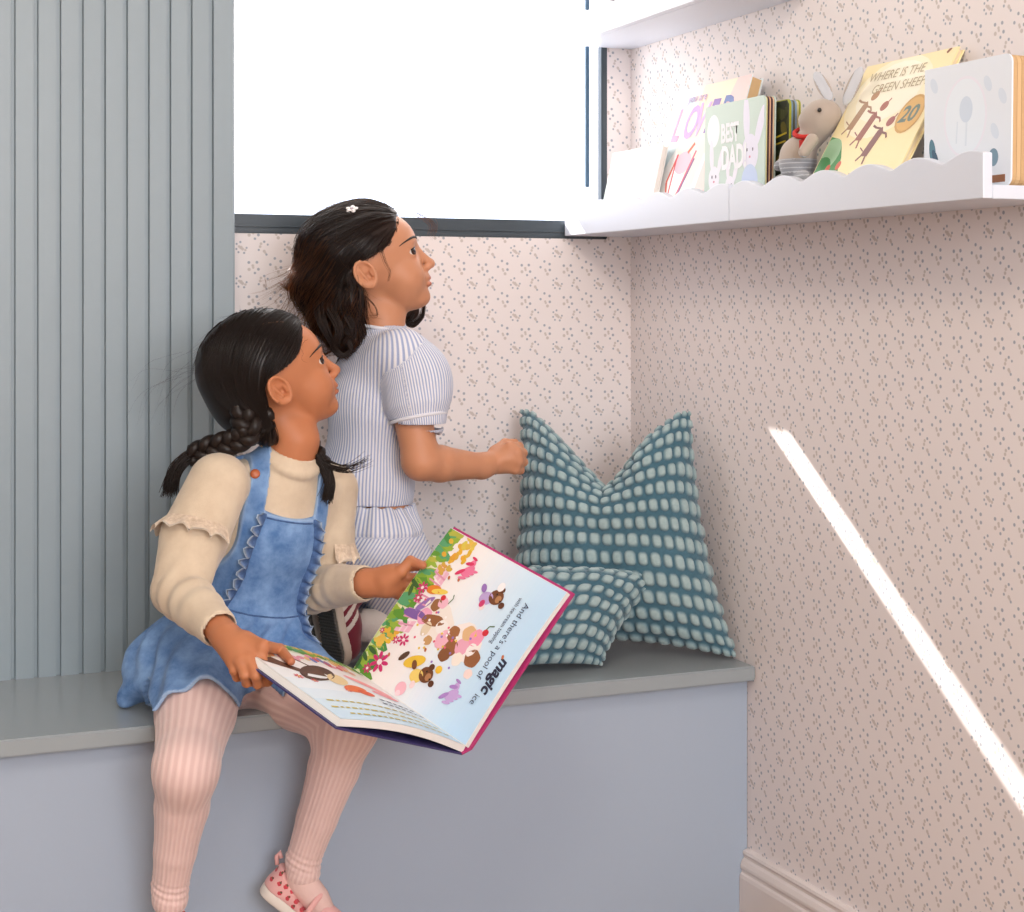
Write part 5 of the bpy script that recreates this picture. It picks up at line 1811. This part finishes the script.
# ================================================================== KNEELING GIRL
g2 = thing('person', 'girl in a blue striped blouse and shorts kneeling on the bench, reaching for the cushion', 'person', tuple(C(380, 668, 2.93)))
def girl2():
    SK = skin_mat('light_brown_skin', srgb(200, 140, 106), srgb(182, 94, 80))
    HAIR = hair_mat('brown_black_hair', (0.020, 0.011, 0.008, 1), (0.34, 0.15, 0.06, 1), 0.22)
    WISP = hair_mat('sunlit_brown_wisps', (0.045, 0.022, 0.012, 1), (0.60, 0.30, 0.13, 1), 0.5)  # lighter copy of HAIR, sun glow put into the colour
    yaw = R_(22)
    fw = VR * math.cos(yaw) + VF * math.sin(yaw)
    pel = C(373, 545, 2.955)
    nb = C(381, 331, 2.955)
    up = unit(nb - pel)
    fw = unit(fw - up * (fw @ up)); lf = np.cross(up, fw)
    TM = np.stack([lf, fw, up], 1)
    tp = lambda a, f, h: pel + lf * a + fw * f + up * h
    TH = np.linalg.norm(nb - pel)
    shR, shL = C(402, 357, 2.875), C(366, 355, 3.03)
    elR, wrR = C(421, 461, 2.85), C(482, 466, 2.95)
    elL, wrL = C(398, 447, 3.06), C(440, 461, 3.09)
    hpR, knR, anR = C(380, 550, 2.90), C(438, 640, 2.90), C(366, 626, 2.85)
    hpL, knL, anL = C(366, 550, 3.00), C(424, 640, 3.02), C(345, 628, 2.95)
    s = 1.03
    face = unit(VR * math.cos(R_(7)) + VF * math.sin(R_(7)) + VU * math.tan(R_(15.5)))
    hM = frame(face, unit(VU - VR * .03))
    hc = C(365, 275, 2.875) - hM @ (np.array([-.020, -.0785, -.012]) * s)
    f = Field(np.min([anR, hc - .11, elR, pel], 0) - .07, np.max([hc, wrR, shL, wrL, knL, hpL], 0) + [.10, .08, .13], 0.0021)
    lc = add_head(f, hc, hM, s)
    f.cap(lc(-.028, 0, -.040), nb + up * .02, .037, .038, .018)
    f.cap(nb + up * .02, nb - up * .03, .039, .050, .015)
    f.ell(tp(0, 0, TH * .62), (.082, .056, .085), TM, .03)
    f.ell(tp(0, 0, TH * .18), (.076, .060, .10), TM, .03)
    f.cap(tp(-.075, 0, TH * .83), tp(.075, 0, TH * .83), .034, .034, .03)
    f.chain([shR, elR], [.036, .0315], .02)
    f.chain([elR, elR * .7 + wrR * .3 - VU * .002, wrR], [.0320, .0315, .0215], .012, kin=.006)
    f.chain([shL, elL, wrL], [.034, .030, .022], .02)
    f.chain([hpR, knR, anR], [.056, .036, .020], .02)
    f.chain([hpL, knL, anL], [.056, .036, .020], .02)
    # ---- right fist, back of the hand to the camera
    r = .0072
    Dh = 2.975
    f.cap(wrR, C(497, 461, Dh), .021, .021, .012)
    f.ell(C(503, 458, Dh), (.024, .0265, .016), frame(unit(C(518, 455, Dh) - wrR), VU), .012)
    kn = [C(510, 446.5, Dh - .01), C(516.5, 452.5, Dh - .012), C(518, 461, Dh - .010), C(515, 469, Dh - .004)]
    k2 = [C(519, 446.5, Dh + .010), C(523, 453, Dh + .010), C(523.5, 462, Dh + .010), C(520, 470, Dh + .012)]
    k3 = [C(513, 449, Dh + .026), C(516, 455, Dh + .028), C(516, 463, Dh + .028), C(513, 470, Dh + .026)]
    for i in range(4):
        f.cap(C(500, 456 + 2.5 * i, Dh), kn[i], .0145, r * 1.3, .012)
        f.cap(kn[i], k2[i], r * 1.25, r * 1.12, .004)
        f.cap(k2[i], k3[i], r * 1.1, r * .92, .003)
    f.cap(C(496, 452, Dh + .006), C(505, 443.5, Dh + .014), .012, .0088, .010)
    f.cap(C(505, 443.5, Dh + .014), C(515, 442.5, Dh + .024), .0086, .0070, .004)
    # ---- left hand, resting loosely in front of her (mostly out of sight)
    pl = C(455, 463, 3.10)
    f.ell(pl, (.024, .020, .013), frame(unit(wrL - elL), VU), .012)
    for i in range(4):
        a = pl + VU * (.012 - .008 * i) + VR * .016
        b = a + VR * .012 + VF * .010; c = b - VR * .010 + VF * .012
        f.cap(pl, a, .010, r * 1.15, .008); f.cap(a, b, r * 1.1, r, .003); f.cap(b, c, r, r * .85, .003)
    f.cap(pl - VR * .008 + VU * .012, pl + VU * .016 + VR * .012, .010, .007, .008)
    V, F = f.mesh()
    tint = lips_tint(V, lc, hc, hM, s)
    mesh_np('body', V, F, SK, g2, True, {'tint': tint})
    face_parts(g2, f, lc, hc, hM, s, (1, -.65, .10), ink(36, 24, 18, .6))

    # ---- blouse
    ST = stripe_mat('blue_seersucker', srgb(160, 171, 204), srgb(226, 226, 232), -.10, .45, .85, .45, .0012)
    b = Field(np.min([shR, elR, pel], 0) - [.13, .12, .05], np.max([nb, shL, elL], 0) + [.10, .08, .06], .0026)
    b.ell(tp(0, -.010, TH * .66), (.094, .080, .105), TM)
    b.ell(tp(0, -.016, TH * .30), (.090, .088, .10), TM, .04)
    for sh in (shR, shL):
        b.cap(tp(0, -.004, TH * .80), sh, .050, .050, .03)
    b.cap(tp(-.060, -.006, TH * .86), tp(.060, -.006, TH * .86), .038, .038, .03)
    b.cap(tp(0, -.004, TH * .84), nb - up * .004, .055, .046, .03)
    ruffle_field(b, .0030, 55, 5)
    q0 = tp(0, 0, 0)
    sl, P = b.block(b.lo, b.lo + b.h * b.n)
    hh = sum((P[i] - q0[i]) * up[i] for i in range(3))
    HB = TH * .205
    b.F = np.maximum(b.F, (HB - hh)).astype(np.float32)
    del hh, P
    torsoF = b.F.copy()
    for sh, el in ((shR, elR), (shL, elL)):
        ax = unit(el - sh)
        cen = sh + (el - sh) * .20
        fr = frame(-ax, VF)
        fr = np.stack([np.cross(ax, unit(VF)), unit(VF - ax * (VF @ ax)), ax], 1)
        fr[:, 0] = unit(fr[:, 0])
        b.ell(cen + VR * .018 + ax * .008, (.062, .056, .076), fr, .012)
        b.cap(cen + ax * .050 + VR * .010, sh + (el - sh) * .585 + VR * .010, .055, .0475, .012)
        # gathers round the cuff and shoulder
        sl, P = b.block(sh - .12, el + .06)
        t = sum((P[i] - sh[i]) * ax[i] for i in range(3))
        r0, r1 = fr[:, 0], fr[:, 1]
        x = sum((P[i] - sh[i]) * r0[i] for i in range(3)); y = sum((P[i] - sh[i]) * r1[i] for i in range(3))
        an = np.arctan2(y, x)
        Lr = np.linalg.norm(el - sh)
        amp = .0016 * np.clip((t / Lr - .25) / .3, 0, 1) + .0012 * np.clip((.1 - t / Lr) / .2, 0, 1)
        own = b.F[sl] < torsoF[sl] - .001
        b.F[sl] += np.where(own, amp * np.sin(an * 19 + 2 * np.sin(t * 60)), 0).astype(np.float32)
        # open cuff end
        cut = (t - Lr * .60)
        near = np.hypot(x, y) < .08
        b.F[sl] = np.where(near & (torsoF[sl] > .004), np.maximum(b.F[sl], cut), b.F[sl]).astype(np.float32)
        b.cap(sh + (el - sh) * .53, sh + (el - sh) * .75, .037, .040, .002, 'sub')
    b.cap(nb + up * .014 - fw * .004, nb + up * .08, .042, .046, .004, 'sub')
    V, F = b.mesh()
    dR, tR = seg_dist(V, shR, elR); dL, tL = seg_dist(V, shL, elL)
    Dt = np.full(len(V), 9.0)
    bt = Field.__new__(Field); bt.__dict__.update(b.__dict__); bt.F = torsoF
    onT = np.abs(bt.sample(V)) < .0035
    pt = limb_phase(V, pel, nb, 96, -fw)
    su = np.where(onT, pt, np.where(dR < dL, limb_phase(V, shR, elR, 76, VF), limb_phase(V, shL, elL, 76, -VF)))
    bl = mesh_np('blouse', V, F, ST, g2, True, {'su': su})
    # narrow cuff bands and neck binding
    BAND = paint('pale_binding', srgb(222, 222, 230), .9, .3, 500)
    for sh, el in ((shR, elR), (shL, elL)):
        ax = unit(el - sh); o = sh + (el - sh) * .592 + VR * .009
        r0 = unit(VR - ax * (VR @ ax)); r1 = np.cross(ax, r0)
        MB().tube([o + r0 * math.cos(a) * .0480 + r1 * math.sin(a) * .0475 for a in np.linspace(0, 2 * math.pi, 33)], .0032, 8, False).build('cuff_band', BAND, bl, True)
    MB().tube([nb + up * (.004 + .006 * -math.sin(a)) - fw * .004 + lf * math.cos(a) * .0475 + fw * math.sin(a) * .0460 for a in np.linspace(0, 2 * math.pi, 41)], .0034, 8, False).build('neck_binding', BAND, bl, True)

    # ---- shorts
    h = Field(np.min([anR, hpR, pel], 0) - .10, np.max([knR, hpL, knL], 0) + .10, .0026)
    h.ell(tp(0, .0, .004), (.098, .088, .075), TM)
    h.cap(tp(0, -.004, .02), tp(0, -.008, TH * .200), .082, .078, .02)
    h.ell(tp(0, -.035, -.012), (.085, .060, .060), TM, .03)
    h.chain([hpR, hpR * .35 + knR * .65], [.076, .068], .03)
    h.chain([hpL, hpL * .35 + knL * .65], [.074, .066], .03)
    sl, P = h.block(h.lo, h.lo + h.h * h.n)
    td = unit(knR - hpR)
    al = sum((P[i] - hpR[i]) * td[i] for i in range(3))
    h.F = np.maximum(h.F, (al - np.linalg.norm(knR - hpR) * .68)).astype(np.float32)
    hh = sum((P[i] - pel[i]) * up[i] for i in range(3))
    h.F = np.maximum(h.F, (hh - TH * .199)).astype(np.float32)
    q = [P[i] - pel[i] for i in range(3)]
    an = np.arctan2(sum(q[i] * lf[i] for i in range(3)), sum(q[i] * fw[i] for i in range(3)))
    wz = np.exp(-((hh - TH * .05) / .03) ** 2)
    h.F += (.0020 * np.sin(an * 21) * np.clip((hh - .01) / .03, 0, 1) + .0035 * np.exp(-((hh - TH * .075) / .004) ** 2)).astype(np.float32)
    h.F += wob(P, .0032, 60, 21).astype(np.float32)
    del hh, q, an, P, al, wz
    V, F = h.mesh()
    hv = (V - pel) @ up
    ph1 = limb_phase(V, pel, nb, 96, -fw)
    ph2 = ((V - hpR) @ unit(td * .45 - VU * .2 + VR * .65)) * 2 * math.pi / .0056
    mesh_np('shorts', V, F, ST, g2, True, {'su': np.where(hv > TH * .075, ph1, ph2)})

    # ---- socks and trainers
    SO = paint('white_ribbed_socks', srgb(222, 218, 216), .9, .3, 400)
    for kn_, an_ in ((knR, anR), (knL, anL)):
        MB().tube([tuple(an_ * .45 + kn_ * .55), tuple(an_ * .7 + kn_ * .3), tuple(an_), tuple(an_ - VU * .02 - VR * .005)], [.040, .037, .031, .029], 20).build('sock', SO, g2, True)
    MAR = attr_mat('maroon_suede', [(0, srgb(122, 34, 52)), (.3, srgb(122, 34, 52)), (.34, srgb(226, 218, 208)), (.66, srgb(226, 218, 208)), (.7, srgb(150, 40, 66)), (1, srgb(150, 40, 66))], rough=.9, sheen=.3)
    CRM = paint('cream_midsole', srgb(206, 192, 176), .6, .1, 300)
    GUM = paint('dark_grey_outsole', srgb(92, 88, 82), .8, .3, 300)
    def trainer(heel, toe, upv, Lh):
        fM = frame(toe, upv)
        gp = lambda x, y, z: heel + fM @ np.array([x, y, z])
        def plate(z0, z1, grow, hres):
            s_ = Field(heel - .2, heel + .2, hres)
            for a, b_, ra, rb in ((.028, .075, .029 + grow, .027 + grow), (.075, Lh - .033, .027 + grow, .033 + grow)):
                s_.cap(gp(a, 0, (z0 + z1) / 2), gp(b_, 0, (z0 + z1) / 2), ra, rb, .004)
            sl, P = s_.block(s_.lo, s_.lo + s_.h * s_.n)
            zz = sum((P[i] - heel[i]) * fM[i, 2] for i in range(3))
            s_.F = np.maximum(s_.F, np.abs(zz - (z0 + z1) / 2) - (z1 - z0) / 2).astype(np.float32)
            return s_, P, zz
        o_, P, zz = plate(0, .0065, 0, .0016)
        X_ = sum((P[i] - heel[i]) * fM[i, 0] for i in range(3))
        o_.F = np.maximum(o_.F, np.where(zz < .0022, .0012 * np.sign(np.sin(X_ * 1150)) - .0004, -1)).astype(np.float32)
        V, F = o_.mesh()
        up_o = Field(heel - .2, heel + .2, .0016)
        up_o.cap(gp(.030, 0, .030), gp(.034, 0, .062), .0275, .027, .004)
        up_o.cap(gp(.034, 0, .032), gp(.085, 0, .034), .0275, .0280, .006)
        up_o.cap(gp(.080, 0, .030), gp(Lh - .034, 0, .027), .028, .0285, .012)
        sl, P = up_o.block(up_o.lo, up_o.lo + up_o.h * up_o.n)
        Z_ = sum((P[i] - heel[i]) * fM[i, 2] for i in range(3)); X_ = sum((P[i] - heel[i]) * fM[i, 0] for i in range(3))
        up_o.F = np.maximum(up_o.F, .021 - Z_).astype(np.float32)
        up_o.cap(gp(.040, 0, .070), gp(.040, 0, .11), .022, .026, .003, 'sub')
        Vu, Fu = up_o.mesh()
        q = (Vu - heel) @ fM
        tint = np.full(len(Vu), .1)
        st = (q[:, 0] - .050) + (q[:, 2] - .022) * .75
        for k in range(3):
            m_ = (np.abs(st - .018 * k) < .0050) & (q[:, 2] < .052) & (q[:, 0] > .03) & (np.abs(q[:, 1]) > .012)
            tint[m_] = .5
        tint[(q[:, 0] < .016) & (q[:, 2] > .048)] = .9
        sh_ = mesh_np('trainer', Vu, Fu, MAR, g2, True, {'tint': tint})
        mesh_np('outsole', V, F, GUM, sh_, True)
        m_, P, zz = plate(.0068, .0215, .0005, .0018)
        V, F = m_.mesh()
        mesh_np('midsole', V, F, CRM, sh_, True)
        mb = MB()
        for i in range(4):
            x = .082 + .012 * i
            mb.tube([gp(x, -.016, .052 - .004 * i), gp(x + .004, 0, .0615 - .0052 * i), gp(x, .016, .052 - .004 * i)], .0026, 6)
        mb.build('laces', paint('maroon_laces', srgb(150, 40, 66), .9), sh_, True)
    tdir = unit(-VU + VR * .17 + VF * .04)
    uv_ = unit(VR * .80 + VF * .60 + VU * .12)
    trainer(C(319, 582, 2.80), tdir, uv_, .150)
    trainer(C(296, 586, 2.90), tdir, uv_, .145)

    # ---- hair
    hf = Field(hc - [.19, .17, .19], hc + [.16, .17, .14], .0026)
    E = lambda c, r, k, mode='add': hf.ell(lc(*c), np.array(r) * s, hM, k * s, mode)
    E((-.016, 0, .030), (.099, .083, .086), 0)
    sl, P = hf.block(hf.lo, hf.lo + hf.h * hf.n)
    ql = [sum((P[i] - hc[i]) * hM[i, a] for i in range(3)) / s for a in range(3)]
    hl = np.interp(ql[2].ravel(), [-.12, -.02, .006, .014, .024, .040, .062, .084, .12], [-.046, -.046, -.042, -.010, .030, .046, .056, .066, .074]).reshape(ql[2].shape)
    hf.F = np.maximum(hf.F, ((ql[0] - hl) * s * .8).astype(np.float32))
    del ql, hl
    Mx = np.stack([VR, VF, VU], 1)
    for (x, y, D, r_) in ((335, 255, 2.93, (.045, .065, .055)), (322, 285, 2.93, (.045, .060, .042)), (336, 312, 2.93, (.040, .055, .036)), (346, 332, 2.90, (.024, .03, .026)), (352, 300, 2.87, (.018, .02, .035)), (408, 310, 3.03, (.022, .02, .022))):
        hf.ell(C(x, y, D), r_, Mx, .025)
    ruffle_field(hf, .0035, 90, 31)
    V, F = hf.mesh()
    cap = mesh_np('hair', relax(V, F, 2), F, HAIR, g2, True)
    r4 = np.random.default_rng(15)
    crown = lc(-.03, 0, .105)
    def dirfn(P, t):
        q = ((P - hc) @ hM) / s
        back = -hM[:, 0][None] * np.clip(.3 + q[:, 2:3] * 10, .0, 1.2)
        dn = -VU[None] * np.clip(.9 - q[:, 2:3] * 8, .15, 1.3)
        out = -VR[None] * np.clip((-q[:, 2:3]) * 6, 0, .55) * np.clip(-q[:, 0:1] * 12, 0, 1)
        return back + dn + out
    qv = ((V - hc) @ hM) / s
    nS = 2600
    seeds = pick(V, F, nS, (qv[:, 2] > -.05), 3)
    P1 = flow(hf, seeds, dirfn, 18, .0090, r4.random(nS) * .004 + .0003, .016, 6, .28, 1.6)
    V2, F2 = tubes(P1, .00075, .3, 3)
    mesh_np('hair_strands', V2, F2, HAIR, cap, True)
    # curled ends and wisps
    seeds = pick(V, F, 420, (qv[:, 2] < -.02) & (qv[:, 0] < -.03), 4)
    P2 = flow(hf, seeds, lambda P, t: -VU[None] * .7 - VR[None] * .5 * (1 - t) + hM[:, 0][None] * 1.2 * max(0, t - .45) + VU[None] * 1.6 * max(0, t - .55), 14, .0052, .003, .030, 7, .6, 1.2)
    V2, F2 = tubes(P2, .0006, .3, 3)
    mesh_np('curled_ends', V2, F2, WISP, cap, True)
    nW = 260
    seeds = pick(V, F, nW, (qv[:, 0] < .0) | (qv[:, 2] > .08), 9)
    wd = r4.normal(size=(nW, 3)) * .55
    P3 = flow(hf, seeds, lambda P, t: dirfn(P, t) * .8 + wd, 13, .0060, .002, .035, 10, .4, 1.5)
    V2, F2 = tubes(P3, .00030, .3, 3)
    mesh_np('loose_wisps', V2, F2, WISP, cap, True)
    seeds = pick(V, F, 900, (qv[:, 0] < -.06) & (qv[:, 2] < .08), 19)
    P4 = flow(hf, seeds, lambda P, t: -VU[None] * .9 - VR[None] * (.5 + .5 * t), 15, .0068, r4.random(900) * .010 + .001, .040, 20, .6, 1.3)
    V2, F2 = tubes(P4, .00045, .3, 3)
    mesh_np('loose_wisps', V2, F2, WISP, cap, True)
    def lock(path, n, sp0, sp1, rad, name='curl', mat=None):
        P0 = spline(path, 18)
        S = []
        tl = np.linspace(0, 1, 18)[:, None]
        for _ in range(n):
            o0 = r4.normal(size=3); o0 /= np.linalg.norm(o0)
            S.append(P0 + o0 * r4.random() ** .5 * (sp0 * (1 - tl) + sp1 * tl) + r4.normal(size=3) * sp1 * .3 * tl ** 2)
        V2, F2 = tubes(np.array(S), rad, .35, 4)
        return mesh_np(name, V2, F2, mat or HAIR, cap, True)
    # curl lying on the blouse back, curl in front of the ear, far-side curls
    lock([C(330, 310, 2.86), C(340, 330, 2.85), C(334, 347, 2.85), C(342, 356, 2.85), C(351, 350, 2.85), C(349, 341, 2.85)], 60, .010, .003, .0009)
    lock([C(318, 300, 2.88), C(322, 322, 2.86), C(330, 340, 2.86), C(338, 347, 2.855)], 70, .012, .005, .0009)
    lock([C(350, 280, 2.86), C(352, 305, 2.86), C(345, 325, 2.86), C(353, 337, 2.86)], 70, .010, .006, .0009)
    lock([C(342, 292, 2.86), C(345, 312, 2.855), C(353, 330, 2.855), C(345, 343, 2.855)], 60, .010, .005, .0009)
    lock([C(381, 250, 2.868), C(385, 262, 2.862), C(389.5, 272, 2.862), C(388, 281, 2.864)], 7, .005, .0022, .0003)
    lock([C(366, 296, 2.868), C(375, 306, 2.885), C(377, 315, 2.895), C(368, 316, 2.90)], 7, .003, .003, .0003)
    lock([C(398, 296, 3.01), C(402, 314, 3.02), C(411, 325, 3.02), C(421, 318, 3.02), C(424, 306, 3.02)], 50, .008, .004, .0009)
    lock([C(396, 300, 3.0), C(399, 316, 3.01), C(407, 323, 3.01), C(414, 314, 3.01)], 40, .007, .003, .0009)
    lock([C(300, 275, 2.94), C(297, 290, 2.93), C(303, 300, 2.92), C(316, 297, 2.91), C(325, 288, 2.905)], 40, .006, .004, .0006, 'curl', WISP)
    lock([C(312, 262, 2.93), C(299, 278, 2.93), C(290, 288, 2.93), C(281, 284, 2.93)], 50, .012, .008, .0005, 'curl', WISP)
    lock([C(414, 212, 2.97), C(425, 217, 2.99), C(433, 225, 3.0), C(431, 236, 3.0)], 40, .010, .009, .00013, 'loose_wisps', WISP)
    # flower clip
    cp = hf.cast(np.array([C(352, 211, 2.97)]), -unit(ray(352, 211)), .2, 300)[0]
    nrm = hf.normal(cp[None])[0]
    Mc = Matrix(frame(nrm, VU).tolist())
    mb = MB()
    for i in range(5):
        a = 2 * math.pi * i / 5 + .3
        o = Vector(cp) + Mc @ Vector((.004, .0065 * math.cos(a), .0065 * math.sin(a)))
        mb.ell(o, (.0022, .0052, .0042), Mc @ Matrix.Rotation(a, 3, 'X'), 12, 8)
    clip = mb.build('hair_clip', paint('white_enamel', srgb(236, 230, 228), .3), cap, True)
    MB().ell(Vector(cp) + Mc @ Vector((.006, 0, 0)), (.0024, .003, .003), Mc).build('clip_centre', ink(200, 190, 200, .3), clip, True)
girl2()
